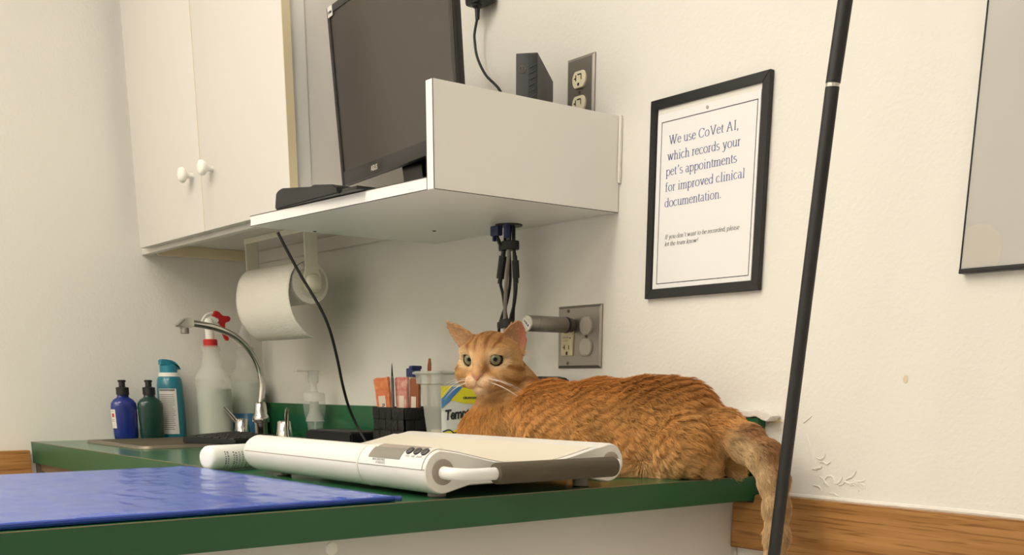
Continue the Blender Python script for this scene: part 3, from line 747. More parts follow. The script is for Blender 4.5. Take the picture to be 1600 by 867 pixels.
# local: x runs along the short side away from the wall, y along the keyboard
kb.rotation_euler = (0, 0, math.radians(38)); WM[kb.name] = Matrix.Translation((-2.515, -.42, ZT+.0065)) @ Matrix.Rotation(math.radians(38), 4, 'Z')
KL, KW = .25, .135
bm = new(); prism(bm, [(0, .0), (KW, .0), (KW, .009), (.012, .017), (0, .015)], 0, KL, 'y', bev=.002); obj('case', bm, 'black', kb, local=True)
rk = 0
for r in range(6):
    for c in range(12):
        if rk >= 99: break
        y0 = .008+c*.0203
        if y0+.018 > KL-.006: continue
        if r == 5 and 4 <= c <= 9:
            if c == 4:
                bm = new(); box(bm, .014+r*.0195, .014+r*.0195+.0165, y0, y0+.0203*6-.0035, .012-r*.0012, .0185-r*.0014, .001); obj('key', bm, 'key', kb, local=True); rk += 1
            continue
        bm = new(); box(bm, .014+r*.0195, .014+r*.0195+.0165, y0, y0+.0168, .013-r*.0012, .0195-r*.0014, .001); obj('key', bm, 'key', kb, local=True); rk += 1

# ================================================================== white tube lying on the counter
t = thing('lotion_tube', 'small white bottle with grey print lying on its side left of the scale', 'bottle', (-1.760, -.683, ZT+.0215), (0, 0, math.radians(14)))
TB = Matrix.Rotation(-PI/2, 4, 'X')
bm = new(); lathe(bm, [(.001, 0), (.012, 0), (.0175, .0008), (.0202, .005), (.021, .010), (.021, .112), (.018, .118), (.010, .120)], mtx=TB, seg=36); b_ = obj('body', bm, 'tube_white', t, local=True, smooth=50)
bm = new(); lathe(bm, [(.0095, .119), (.0095, .134), (.0085, .136)], mtx=TB); obj('cap', bm, 'white_plastic', t, local=True)
bm = new()
rr = random.Random(8)
for yy in (.024, .029, .041, .046, .053, .060, .068):
    a = -52
    while a < 28:
        w = rr.uniform(3, 9)
        g0, g1 = [], []
        for i in range(3):
            q = math.radians(a+w*i/2)
            for dy, g in ((0, g0), (.0017 if yy > .05 else .0028, g1)):
                g.append((.0212*math.cos(q), yy+dy, .0212*math.sin(q)))
        quadstrip(bm, g0, g1); a += w+rr.uniform(2, 6)
obj('print', bm, 'label_grey', b_, local=True)

# ================================================================== blue mat
MX0, MX1, MY0, MY1 = -1.808, -1.163, -1.9, -.690
t = thing('exam_mat', 'shiny wrinkled blue vinyl mat laid over the counter end', 'mat', ((MX0+MX1)/2, -1.3, ZT))
bm = new(); nx, ny = 110, 260
from mathutils import noise as mnoise
def mat_z(x, y):
    e = min(x-MX0, MX1-x, MY1-y, y-MY0)
    f = min(1, e/.02)
    w = mnoise.noise(Vector((x*7+y*2, y*34, 1.3)))*.9+mnoise.noise(Vector((x*16+y*5, y*80, 4.1)))*.42+mnoise.noise(Vector((x*2.5, y*7, 9)))*1.1+.5*mnoise.noise(Vector((x*30, y*22, 2)))
    return ZT+.0068+.0018*max(-2, w)*f+.0010*f
V = [[bm.verts.new((MX0+(MX1-MX0)*i/nx, MY0+(MY1-MY0)*j/ny, mat_z(MX0+(MX1-MX0)*i/nx, MY0+(MY1-MY0)*j/ny))) for j in range(ny+1)] for i in range(nx+1)]
for i in range(nx):
    for j in range(ny): bm.faces.new((V[i][j], V[i+1][j], V[i+1][j+1], V[i][j+1]))
o = obj('sheet', bm, 'vinyl', t, smooth=180)
md = o.modifiers.new('thick', 'SOLIDIFY'); md.thickness = .0022; md.offset = -1
bm = new(); tube(bm, [(MX1, MY0, ZT+.0037), (MX1, MY1, ZT+.0037), (MX0, MY1, ZT+.0037), (MX0, MY0, ZT+.0037)], .0032, seg=8, k=1); h = obj('hem', bm, 'vinyl_hem', t)
bm = new(); tube(bm, [(MX1-.004, MY1-.004, ZT+.0045), (MX1+.006, MY1+.006, ZT+.004)], .0032, seg=8, k=2); obj('corner_tag', bm, 'blue_plastic', t)

# ================================================================== the scale
SXL, SXR = -1.703, -1.158
CF, CR, RF, RR = (-.6205, .9385), (-.330, .9385), .0285, .0275
ps = thing('pet_scale', 'white pet scale with a brown foam carry handle, standing in front of the cat', 'scale', (-1.455, -.47, ZT))
def pr_():
    P = []
    for i in range(15):                                            # rear round, from its top towards the back and under
        a = math.radians(112-(112+98)*i/14); P.append((CR[0]+RR*math.cos(a), CR[1]+RR*math.sin(a)))
    for u in (.15, .5, .85): P.append((CR[0]+(CF[0]-CR[0])*u, .9195+.0*u))
    for i in range(15):                                            # front round
        a = math.radians(-82-(82+98-.0)*i/14*1.0-0); P.append((CF[0]+RF*math.cos(a), CF[1]+RF*math.sin(a)))
    a = math.radians(-82-180); P[-1] = (CF[0]+RF*math.cos(a), CF[1]+RF*math.sin(a))
    y0, z0_ = CF[0]+RF*math.cos(math.radians(68)), CF[1]+RF*math.sin(math.radians(68))
    P.append((y0, z0_))
    y1, z1 = CR[0]+RR*math.cos(math.radians(112)), CR[1]+RR*math.sin(math.radians(112))
    for i in range(1, 14):
        u = i/14; s = u*u*(3-2*u)
        P.append((y0+(y1-y0)*u, z0_+(z1-z0_)*u-.0215*math.sin(PI*u)**1.25))
    return P
prof = pr_()
cen = (sum(p[0] for p in prof)/len(prof), .938)
def inset(P, d):
    out = []; n = len(P)
    for i in range(n):
        a, b = P[i-1], P[(i+1) % n]; dx, dz = b[0]-a[0], b[1]-a[1]; l = math.hypot(dx, dz) or 1
        out.append((P[i][0]+dz/l*d*-1, P[i][1]-dx/l*d*-1))
    return out
sgn = 1
t1 = inset(prof, .002)
if abs(t1[5][0]-CR[0])+abs(t1[5][1]-CR[1]) > abs(prof[5][0]-CR[0])+abs(prof[5][1]-CR[1]): sgn = -1
bm = new(); prev = None
rings = [(SXL, .014), (SXL+.004, .008), (SXL+.010, .0035), (SXL+.02, .0008), (SXL+.03, 0), (SXL+.2, 0), (SXR-.2, 0), (SXR-.005, 0), (SXR-.0015, .0008), (SXR, .0022)]
for xx, d in rings:
    P = inset(prof, d*sgn) if d else prof
    ring = [bm.verts.new((xx, p[0], p[1])) for p in P]
    if prev:
        for i in range(len(ring)): bm.faces.new((prev[i], prev[(i+1) % len(ring)], ring[(i+1) % len(ring)], ring[i]))
    else: bm.faces.new(ring)
    prev = ring
bm.faces.new(prev)
obj('body', bm, 'scale', ps, smooth=42)
def arcpatch(bm, x0, x1, a0, a1, r, n=12, c=CF, th=.0008):
    A = []
    for rr_ in (r-th, r):
        for xx in (x0, x1):
            A.append([bm.verts.new((xx, c[0]+rr_*math.cos(math.radians(a0+(a1-a0)*i/n)), c[1]+rr_*math.sin(math.radians(a0+(a1-a0)*i/n)))) for i in range(n+1)])
    b0, b1, t0, t1_ = A
    for i in range(n):
        bm.faces.new((t0[i], t0[i+1], t1_[i+1], t1_[i])); bm.faces.new((b0[i], b1[i], b1[i+1], b0[i+1]))
        bm.faces.new((b0[i], b0[i+1], t0[i+1], t0[i])); bm.faces.new((b1[i], t1_[i], t1_[i+1], b1[i+1]))
    bm.faces.new((b0[0], t0[0], t1_[0], b1[0])); bm.faces.new((b0[n], b1[n], t1_[n], t0[n]))
bm = new(); arcpatch(bm, SXL+.022, SXR-.001, 171, 173.5, RF+.00015, 2); obj('seam', bm, 'scale_end', ps)
bm = new(); arcpatch(bm, -1.3255, -1.3215, 262, 60, RF+.0006, 24); obj('joint_ring', bm, 'scale_pad', ps)
bm = new(); arcpatch(bm, -1.318, -1.163, 172, 78, RF+.0012, 16); pad = obj('display_panel', bm, 'scale', ps, smooth=60)
bm = new(); arcpatch(bm, -1.2955, -1.218, 153, 118, RF+.0018, 10); obj('screen', bm, 'lcd', pad, smooth=60)
bm = new(); arcpatch(bm, -1.292, -1.18, 116, 92, RF+.0016, 6); obj('screen_shade', bm, 'scale_end', pad, smooth=60)
for xx in (-1.2065, -1.189, -1.1715):
    a = math.radians(124)
    bm = new(); lathe(bm, [(.0062, 0), (.0062, .0022), (.005, .003)], seg=18, mtx=Matrix.Translation((xx, CF[0]+(RF+.001)*math.cos(a), CF[1]+(RF+.001)*math.sin(a))) @ Matrix.Rotation(a-PI/2, 4, 'X'))
    obj('button', bm, 'button', pad)
def curve_text(s, size, x, a_deg, name, m='label_grey', bold=.00005):
    b = plain_text(s, size, Matrix.Identity(4), bold=bold, align='CENTER')
    for v in b.verts:
        a = math.radians(a_deg)-v.co.y/RF; v.co = Vector((x+v.co.x, CF[0]+(RF+.0016)*math.cos(a), CF[1]+(RF+.0016)*math.sin(a)))
    obj(name, b, m, pad, smooth=None)
curve_text('MAX: 20KG/44LB', .0042, -1.268, 160, 'capacity_print')
curve_text('d=10G/0.5OZ', .0040, -1.262, 167.5, 'division_print')
curve_text('HOLD    TARE    ON/OFF', .0034, -1.190, 143, 'button_print')
bm = new()
i0 = len(prof)-14
lin_ = [prof[i0+i] for i in range(14)]
A_, B_ = [], []
for xx, side in ((SXL+.016, 0), (SXR-.006, 1)):
    for q in lin_: (A_ if side == 0 else B_).append((xx, q[0], q[1]+.0006))
quadstrip(bm, A_, B_); obj('tray_liner', bm, 'scale_tray', ps, smooth=60)
# handle
for (yy, rr_) in ((CF[0], .0165), (CR[0]+.002, .0155)):
    bm = new(); lathe(bm, [(rr_, -.002), (rr_, .0012), (rr_-.002, .002), (.002, .002)], mtx=Matrix.Translation((SXR, yy, CF[1])) @ RX); obj('grey_ring', bm, 'scale_end', ps)
HX = SXR+.028
HZ = CF[1]-.003
bm = new(); tube(bm, [(SXR-.004, CF[0], CF[1]), (SXR+.008, CF[0]+.001, CF[1]-.001), (HX-.008, CF[0]+.008, HZ+.001), (HX-.001, CF[0]+.026, HZ), (HX, CF[0]+.06, HZ), (HX, -.47, HZ), (HX, CR[0]-.045, HZ), (HX-.003, CR[0]-.018, HZ), (HX-.011, CR[0]-.002, HZ+.001), (SXR+.008, CR[0]+.002, CF[1]-.001), (SXR-.004, CR[0]+.002, CF[1])], .0082, seg=16, k=6); obj('handle_rod', bm, 'rod', ps, smooth=60)
bm = new(); lathe(bm, [(.0092, 0), (.0134, .001), (.0140, .004), (.0140, .206), (.0134, .209), (.0092, .21)], mtx=Matrix.Translation((HX, -.558, HZ)) @ Matrix.Rotation(-PI/2, 4, 'X')); obj('foam_grip', bm, 'foam', ps, smooth=50)
for (xx, yy) in ((-1.185, -.612), (-1.62, -.612), (-1.185, -.36), (-1.68, -.36)):
    bm = new(); lathe(bm, [(.011, 0), (.012, .001), (.012, .017)], (xx, yy, ZT+.0002)); obj('foot', bm, 'cable_grey', ps)
# ================================================================== on the shelf
ZS = 1.3565
mon = thing('computer_monitor', 'black flat computer monitor leaning slightly forward on the shelf', 'monitor', (-2.0371, -.2414, 1.4238), (math.radians(3.82), math.radians(.42), math.radians(-7.03)))
WM[mon.name] = Matrix.Translation((-2.0371, -.2414, 1.4238)) @ Matrix.Rotation(math.radians(-7.03), 4, 'Z') @ Matrix.Rotation(math.radians(3.82), 4, 'X') @ Matrix.Rotation(math.radians(.42), 4, 'Y')
mon.rotation_euler = WM[mon.name].to_euler()
MW, MH = .487, .3085
bm = new(); box(bm, 0, MW, 0, .014, 0, MH, .004); h = obj('housing', bm, 'black', mon, local=True)
bm = new(); box(bm, .09, MW-.10, .012, .042, .03, MH-.05, .01); obj('rear_bulge', bm, 'black', mon, local=True)
bm = new()
box(bm, 0, .0125, -.003, .002, 0, MH, .0015); box(bm, MW-.0125, MW, -.003, .002, 0, MH, .0015); box(bm, .0125, MW-.0125, -.003, .002, MH-.0125, MH, .0015); box(bm, .0125, MW-.0125, -.003, .002, 0, .024, .0015)
obj('bezel', bm, 'bezel', mon, local=True)
bm = new(); box(bm, .0125, MW-.0125, -.0008, .001, .024, MH-.0125); obj('screen', bm, 'screen', mon, local=True)
bm = plain_text('ASUS', .0125, Matrix.Translation((MW/2-.088, -.0034, .0075)) @ Matrix.Rotation(PI/2, 4, 'X'), bold=.0003, align='CENTER', shear=.1); obj('maker_lettering', bm, 'silver', mon, local=True, smooth=None)
bm = new(); box(bm, .006, .028, -.0036, -.003, MH-.018, MH-.001); s = obj('sticker', bm, 'label', mon, local=True)
bm = plain_text('1D30M', .0055, Matrix.Translation((.0085, -.0039, MH-.0125)) @ Matrix.Rotation(PI/2, 4, 'X'), bold=.0003); obj('sticker_print', bm, 'ink', s, local=True, smooth=None)
# stand: neck raked back, foot on the shelf
bm = new(); prism(bm, [(-.248, 1.452), (-.222, 1.452), (-.192, ZS+.008), (-.236, ZS+.008)], -1.822, -1.752, 'x', bev=.004); obj('neck', bm, 'black_gloss', mon)
bm = new(); prism(bm, [(-1.74+.12*math.cos(a), -.280+.058*math.sin(a)) for a in [i*2*PI/32 for i in range(32)]], ZS+.0005, ZS+.011, 'z', bev=.003); obj('stand_foot', bm, 'black_gloss', mon)

t = thing('label_printer', 'low black plastic box with a slim tail lying at the front edge of the shelf', 'device', (-1.87, -.38, ZS))
bm = new(); prism(bm, [(-1.976, ZS+.0008), (-1.976, ZS+.006), (-1.970, 1.384), (-1.962, 1.3885), (-1.945, 1.3905), (-1.838, 1.3795), (-1.828, 1.3815), (-1.760, 1.3735), (-1.745, 1.3665), (-1.742, ZS+.0008)], -.424, -.345, 'y', bev=.0018); obj('case', bm, 'black', t)
bm = new(); box(bm, -1.7445, -1.685, -.42, -.352, ZS+.0008, ZS+.0065, .0015); obj('tail', bm, 'black_gloss', t)

pcx, pcy, pcz = -1.541, -.2, 1.564
f = Vector((-.66541, .74689, 0)); r = Vector((.74689, .66541, 0))
PM = Matrix(((r.x, f.x, 0, pcx), (r.y, f.y, 0, pcy), (0, 0, 1, 0), (0, 0, 0, 1)))
t = thing('mini_computer', 'small charcoal computer standing on its edge behind the shelf end panel', 'computer', (pcx, pcy, ZS)); 
PM.translation = (pcx, pcy, ZS); WM[t.name] = PM.copy(); t.matrix_world = PM
PH = pcz-ZS
bm = new(); box(bm, 0, .036, 0, .178, .018, PH, .0015); obj('case', bm, 'pc', t, local=True)
bm = new(); box(bm, .0205, .0355, -.0012, .004, .02, PH-.003, .0005); g = obj('vent_strip', bm, 'pc_dark', t, local=True)
bm = new()
for k in range(19):
    zz = .026+k*.0088
    if zz+.012 < PH: prism(bm, [(.0222, zz), (.0338, zz+.0052), (.0338, zz+.0070), (.0222, zz+.0018)], -.0022, -.001, 'y')
obj('louvre', bm, 'pc', g, local=True)
bm = new(); tube(bm, [(.0105+.0052*math.cos(a), -.0004, PH-.024+.0052*math.sin(a)) for a in [i*2*PI/16 for i in range(17)]], .0007, seg=6, k=1); box(bm, .0101, .0109, -.0009, 0, PH-.025, PH-.019); obj('power_button', bm, 'steel_dark', t, local=True)
bm = new(); lathe(bm, [(.0032, -.0006), (.0032, .0006)], mtx=Matrix.Translation((.0085, 0, PH-.082)) @ Matrix.Rotation(PI/2, 4, 'X')); obj('audio_jack', bm, 'slot', t, local=True)
bm = new(); box(bm, -.012, .048, .02, .158, .0008, .018, .003); obj('stand', bm, 'black', t, local=True)

# ================================================================== on the walls
def cover(x0, x1, z0, z1, label, cat='outlet'):
    t = thing('wall_outlet', label, cat, ((x0+x1)/2, 0, (z0+z1)/2))
    bm = new(); b = .0045
    o = [(x0, z0), (x1, z0), (x1, z1), (x0, z1)]; i_ = [(x0+b, z0+b), (x1-b, z0+b), (x1-b, z1-b), (x0+b, z1-b)]
    A = [bm.verts.new((p[0], -.0003, p[1])) for p in o]; B = [bm.verts.new((p[0], -.0028, p[1])) for p in o]; D = [bm.verts.new((p[0], -.0052, p[1])) for p in i_]
    for k in range(4):
        for P, Q in ((A, B), (B, D)): bm.faces.new((P[k], P[(k+1) % 4], Q[(k+1) % 4], Q[k]))
    bm.faces.new(D); bm.faces.new(A[::-1])
    obj('cover_plate', bm, 'steel', t, smooth=20); return t
def screw(t, x, z, y=-.0052):
    bm = new(); lathe(bm, [(.0036, 0), (.0034, .0009), (.002, .0014)], seg=16, mtx=Matrix.Translation((x, y, z)) @ Matrix.Rotation(PI/2, 4, 'X')); s = obj('screw', bm, 'steel_dark', t)
    bm = new(); box(bm, x-.0028, x+.0028, y-.0017, y-.0012, z-.0005, z+.0005); obj('slot', bm, 'slot', s)
t = cover(-1.6400, -1.5680, 1.489, 1.6045, 'grey steel outlet plate with two ivory sockets above the shelf end panel')
for zc in (1.5672, 1.5272):
    xc = -1.604
    P = []
    for i in range(28):
        a = 2*PI*i/28; P.append((xc+.0172*math.cos(a), zc+max(-.0135, min(.0135, .0172*math.sin(a)))))
    s = obj('socket', prism(new(), P, -.0088, -.004, 'y', bev=.0008, seg=1), 'ivory', t)
    bm = new(); box(bm, xc-.0082, xc-.0062, -.0091, -.0086, zc-.002, zc+.0075); box(bm, xc-.0115, xc-.0062, -.0091, -.0086, zc+.001, zc+.003); box(bm, xc+.006, xc+.0078, -.0091, -.0086, zc-.001, zc+.007); lathe(bm, [(.0026, 0), (.0026, .0005)], seg=14, mtx=Matrix.Translation((xc-.0005, -.0086, zc-.0078)) @ Matrix.Rotation(PI/2, 4, 'X')); box(bm, xc-.003, xc+.007, -.0091, -.0086, zc+.0068, zc+.0088)
    obj('slots', bm, 'slot', s)
screw(t, -1.604, 1.5472)
t = cover(-1.6560, -1.5350, 1.0765, 1.1885, 'wide steel plate with one ivory socket and two round blanks above the cat')
xc = -1.6255
bm = new(); box(bm, xc-.0165, xc+.0165, -.0085, -.004, 1.099, 1.166, .0012); s = obj('socket_insert', bm, 'ivory2', t)
bm = new()
box(bm, xc-.0075, xc-.0058, -.0089, -.0084, 1.110, 1.119); box(bm, xc-.0115, xc-.0058, -.0089, -.0084, 1.1135, 1.1152); box(bm, xc+.0052, xc+.0068, -.0089, -.0084, 1.1105, 1.118); box(bm, xc-.0022, xc+.0022, -.0089, -.0084, 1.1005, 1.1065)
obj('slots', bm, 'slot', s)
bm = new(); box(bm, xc-.013, xc+.004, -.0094, -.0084, 1.131, 1.1335, .0004); box(bm, xc-.013, xc+.003, -.0092, -.0084, 1.1258, 1.1268); obj('test_bar', bm, 'blank', s)
bm = new(); lathe(bm, [(.0014, 0), (.0013, .0006)], seg=12, mtx=Matrix.Translation((xc+.0095, -.0085, 1.131)) @ Matrix.Rotation(PI/2, 4, 'X')); obj('indicator', bm, 'slot', s)
for zc in (1.1515, 1.1135):
    P = []
    for i in range(28):
        a = 2*PI*i/28; P.append((-1.5735+.0178*math.cos(a), zc+max(-.0155, min(.0155, .0178*math.sin(a)))))
    obj('blank_cap', prism(new(), P, -.0085, -.004, 'y', bev=.0015), 'blank', t)
for (x, z_) in ((xc, 1.1795), (xc, 1.0855), (-1.5735, 1.1325)): screw(t, x, z_)

# metal handle charging in the upper half of that socket
t = thing('instrument_handle', 'grey metal battery handle plugged straight into the lower wall socket', 'handle', (-1.612, -.0085, 1.154))
HM = Matrix.Translation((-1.612, -.0088, 1.1535)) @ Matrix.Rotation(PI/2, 4, 'X') @ Matrix.Rotation(math.radians(0), 4, 'Y')
bm = new(); lathe(bm, [(.0118, 0), (.0125, .001), (.0125, .012), (.0135, .013)], mtx=HM, seg=32); obj('base_ring', bm, 'steel_dark', t)
bm = new(); lathe(bm, [(.0142, .012), (.0147, .0135), (.0147, .016), (.0142, .0175)], mtx=HM, seg=32); obj('o_ring', bm, 'black', t)
bm = new(); lathe(bm, [(.0138, .0165), (.0142, .018), (.0142, .088), (.0136, .0885), (.0136, .0905), (.0142, .091), (.0142, .104), (.0138, .106)], mtx=HM, seg=32); obj('barrel', bm, 'steel', t, smooth=30)
bm = new(); lathe(bm, [(.0138, .1055), (.0130, .108), (.0005, .1085)], mtx=HM, seg=32); cp = obj('end_cap', bm, 'silver', t)
LM = Matrix.Translation((-1.612, -.0088-.1088, 1.1535)) @ Matrix.Rotation(math.radians(38), 4, 'Y') @ Matrix.Rotation(PI/2, 4, 'X')
bm = new(); box(bm, -.0122, .0122, -.0042, .0042, -.0001, .0003, mtx=LM); lb = obj('name_label', bm, 'paper', cp)
bm = plain_text('SYRUS', .0062, LM @ Matrix.Translation((0, -.0022, .0005)), bold=.0003, align='CENTER'); obj('lettering', bm, 'ink', lb, smooth=None)

# framed notice
t = thing('framed_notice', 'black framed printed notice about appointment recording on the back wall', 'sign', (-1.2985, 0, 1.345))
FX0, FX1, FZ0, FZ1, FB = -1.4210, -1.1720, 1.1895, 1.4990, .0148
bm = new()
prism(bm, [(FX0, FZ0), (FX1, FZ0), (FX1-FB, FZ0+FB), (FX0+FB, FZ0+FB)], -.0095, -.0006, 'y', bev=.0006)
prism(bm, [(FX0, FZ1), (FX0+FB, FZ1-FB), (FX1-FB, FZ1-FB), (FX1, FZ1)], -.0095, -.0006, 'y', bev=.0006)
prism(bm, [(FX0, FZ0), (FX0+FB, FZ0+FB), (FX0+FB, FZ1-FB), (FX0, FZ1)], -.0095, -.0006, 'y', bev=.0006)
prism(bm, [(FX1, FZ0), (FX1, FZ1), (FX1-FB, FZ1-FB), (FX1-FB, FZ0+FB)], -.0095, -.0006, 'y', bev=.0006)
obj('frame', bm, 'black', t)
obj('backing', box(new(), FX0+FB-.003, FX1-FB+.003, -.0055, -.002, FZ0+FB-.003, FZ1-FB+.003), 'matboard', t)
sheet = obj('sheet', box(new(), FX0+FB+.001, FX1-FB-.003, -.0068, -.0057, FZ0+FB+.0005, FZ1-FB-.0085), 'paper', t)
TY = -.0072
bm = new()
bx0, bx1, bz0, bz1 = -1.3960, -1.1945, 1.2120, 1.4635
for (a, b, c, d) in ((bx0, bx1, bz0, bz0+.0012), (bx0, bx1, bz1-.0012, bz1), (bx0, bx0+.0012, bz0, bz1), (bx1-.0012, bx1, bz0, bz1)):
    v = [bm.verts.new(p) for p in ((a, TY+.0001, c), (b, TY+.0001, c), (b, TY+.0001, d), (a, TY+.0001, d))]; bm.faces.new(v)
obj('border_line', bm, 'ink', sheet, smooth=None)
EM = .0202
bm = new()
for s_, x, zz in (('We use CoVet AI,', -1.3785, 1.4275), ('which records your', -1.3805, 1.4035), ("pet's appointments", -1.3825, 1.3805), ('for improved clinical', -1.3830, 1.3565), ('documentation.', -1.3830, 1.3325)):
    roman_text(bm, s_, EM, x, zz, TY)
obj('notice_lettering', bm, 'ink_blue', sheet, smooth=None)
bm = new()
roman_text(bm, "If you don't want to be recorded, please", .01015, -1.3800, 1.2825, TY, shear=.22)
roman_text(bm, 'let the team know!', .01015, -1.3800, 1.2715, TY, shear=.22)
obj('small_lettering', bm, 'ink', sheet, smooth=None)
bm = new(); lathe(bm, [(.0026, 0), (.0026, .0006), (.0016, .0008)], seg=16, mtx=Matrix.Translation((-1.297, -.0070, 1.4695)) @ Matrix.Rotation(PI/2, 4, 'X')); obj('eyelet', bm, 'blank', t)

# whiteboard
t = thing('whiteboard', 'large whiteboard with a thin black frame at the right of the back wall', 'whiteboard', (-.235, 0, 1.6))
WX0, WX1, WZ0, WZ1 = -.8335, .37, 1.1905, 2.05
bm = new(); box(bm, WX0+.001, WX1-.001, -.011, -.0006, WZ0+.001, WZ1-.001); wb = obj('panel', bm, 'white_board', t)
bm = new()
box(bm, WX0, WX0+.0016, -.0125, -.0006, WZ0, WZ1, .0004); box(bm, WX1-.0016, WX1, -.0125, -.0006, WZ0, WZ1, .0004); box(bm, WX0, WX1, -.0135, -.0006, WZ0-.002, WZ0+.0042, .0008); box(bm, WX0, WX1, -.0125, -.0006, WZ1-.0016, WZ1, .0004)
obj('frame', bm, 'black', t)
bm = new(); prism(bm, [(-.7665, 1.3515), (-.742, 1.3515), (-.742, 1.357), (-.7625, 1.357), (-.7610, 1.372), (-.7655, 1.372)], -.0114, -.0109, 'y'); obj('marker_line', bm, 'marker', wb)
bm = new(); P = [(WX0+.003, WZ0+.006)]
P = [(WX0+.004, WZ0+.006), (WX0+.052, WZ0+.006), (WX0+.056, WZ0+.026), (WX0+.05, WZ0+.044), (WX0+.036, WZ0+.055), (WX0+.018, WZ0+.058), (WX0+.004, WZ0+.054)]
prism(bm, P, -.01115, -.0109, 'y'); obj('stain', bm, 'stain', wb)

# black plug-in adapter and its lead
t = thing('power_adapter', 'black plug-in power adapter high on the wall right of the monitor, its cord hanging down', 'adapter', (-1.875, 0, 1.78))
bm = new(); box(bm, -1.904, -1.846, -.040, -.004, 1.744, 1.815, .008); obj('body', bm, 'black', t)
bm = new(); lathe(bm, [(.0040, -.022), (.005, -.004), (.010, .0), (.012, .010)], (-1.880, -.026, 1.742)); obj('strain_relief', bm, 'black', t)
bm = new(); tube(bm, [(-1.880, -.026, 1.724), (-1.886, -.028, 1.70), (-1.884, -.03, 1.685), (-1.873, -.032, 1.653), (-1.843, -.034, 1.616), (-1.793, -.038, 1.579), (-1.760, -.05, 1.53), (-1.735, -.075, 1.46), (-1.728, -.085, 1.39), (-1.73, -.09, 1.361)], .0026, seg=8); obj('cord', bm, 'cable', t)
t = tag(obj('wall_socket', box(new(), -1.905, -1.835, -.004, -.0003, 1.762, 1.876, .001), 'steel'), 'steel socket plate behind the black power adapter', 'outlet')

# ================================================================== cables
def cable(name, pts, r, m, label, k=6):
    return tag(obj(name, tube(new(), pts, r, seg=8, k=k), m, smooth=60), label, 'cable')
cable('cable', [(-2.112, -.352, 1.3375), (-2.108, -.34, 1.312), (-2.094, -.315, 1.258), (-2.075, -.285, 1.197), (-2.074, -.265, 1.154), (-2.092, -.24, 1.098), (-2.109, -.22, 1.046), (-2.130, -.195, .999), (-2.130, -.178, .962), (-2.112, -.170, .932), (-2.09, -.168, .9125), (-2.06, -.172, .9085), (-2.0, -.20, .9085)], .0031, 'cable', 'single thin black cable crossing in front of the towel roll from shelf to counter')
cy = -.058
t = thing('cable', 'black cable with a long plug joint, left in the bundle under the shelf', 'cable', (-1.752, cy, 1.335))
obj('lead', tube(new(), [(-1.752, cy, 1.36), (-1.752, cy, 1.325), (-1.748, cy-.004, 1.30), (-1.753, cy-.005, 1.284), (-1.760, cy-.005, 1.262), (-1.763, cy-.004, 1.238), (-1.759, cy, 1.214), (-1.753, cy, 1.188), (-1.746, cy, 1.16), (-1.745, cy, 1.10), (-1.748, cy, .99), (-1.75, cy, .925), (-1.74, cy-.01, .909)], .003, seg=8), 'cable', t)
bm = new(); tube(bm, [(-1.7525, cy-.005, 1.283), (-1.7612, cy-.005, 1.243)], lambda u: (.0075, .0055), seg=12, k=3); tube(bm, [(-1.750, cy-.005, 1.292), (-1.7625, cy-.005, 1.234)], .0045, seg=10, k=1); obj('plug_joint', bm, 'black', t)
t = thing('cable', 'black cable with a short plug joint, right in the bundle under the shelf', 'cable', (-1.726, cy, 1.335))
obj('lead', tube(new(), [(-1.728, cy, 1.36), (-1.727, cy, 1.325), (-1.722, cy-.003, 1.30), (-1.716, cy-.004, 1.275), (-1.7135, cy-.004, 1.245), (-1.7145, cy-.003, 1.222), (-1.724, cy, 1.194), (-1.734, cy, 1.172), (-1.738, cy, 1.15), (-1.736, cy, 1.05), (-1.735, cy, .93), (-1.72, cy-.01, .909)], .003, seg=8), 'cable', t)
bm = new(); tube(bm, [(-1.7155, cy-.004, 1.272), (-1.7130, cy-.004, 1.241)], lambda u: (.0068, .0055), seg=12, k=3); tube(bm, [(-1.717, cy-.004, 1.281), (-1.7132, cy-.003, 1.232)], .0042, seg=10, k=1); obj('plug_joint', bm, 'black', t)
cable('cable', [(-1.738, cy-.006, 1.36), (-1.736, cy-.006, 1.32), (-1.731, cy-.008, 1.285), (-1.737, cy-.008, 1.245), (-1.743, cy-.006, 1.21), (-1.7445, cy-.006, 1.165), (-1.744, cy-.004, 1.05), (-1.742, cy-.004, .93), (-1.73, cy-.02, .909)], .0036, 'cable_grey', 'grey cable running down the middle of the bundle under the shelf')
cable('cable', [(-1.735, cy+.008, 1.36), (-1.735, cy+.008, 1.32), (-1.732, cy+.006, 1.27), (-1.728, cy+.005, 1.22), (-1.733, cy+.005, 1.17), (-1.731, cy+.006, 1.05), (-1.728, cy+.006, .93), (-1.71, cy, .909)], .003, 'cable', 'plain black cable at the back of the bundle under the shelf')
cable('cable', [(-1.746, cy+.010, 1.36), (-1.746, cy+.006, 1.30), (-1.744, cy+.006, 1.24), (-1.752, cy+.004, 1.20), (-1.766, cy+.002, 1.172), (-1.772, cy, 1.148), (-1.770, cy+.008, 1.10), (-1.766, cy+.012, 1.0), (-1.764, cy+.012, .925), (-1.755, cy+.012, .909)], .0029, 'cable', 'black cable bowing out to the left below the plug joints')
for i, (x, z_, w) in enumerate(((-1.735, 1.3005, .019), (-1.7435, 1.1605, .0155))):
    bm = new(); lathe(bm, [(w*.93, -.008), (w, -.007), (w*1.02, 0), (w, .007), (w*.93, .008)], (x, cy-.001, z_), sx=1, sy=.82, seg=20); box(bm, x-w-.004, x-w+.006, cy-.012, cy-.002, z_-.009, z_+.003, .002)
    tag(obj('cable_tie', bm, 'black'), ['black hook-and-loop tie round the cables just under the shelf', 'black hook-and-loop tie round the cables just above the cat'][i], 'cable tie')
t = thing('video_plug', 'blue video connector hanging just below the shelf hole', 'plug', (-1.742, cy-.012, 1.33))
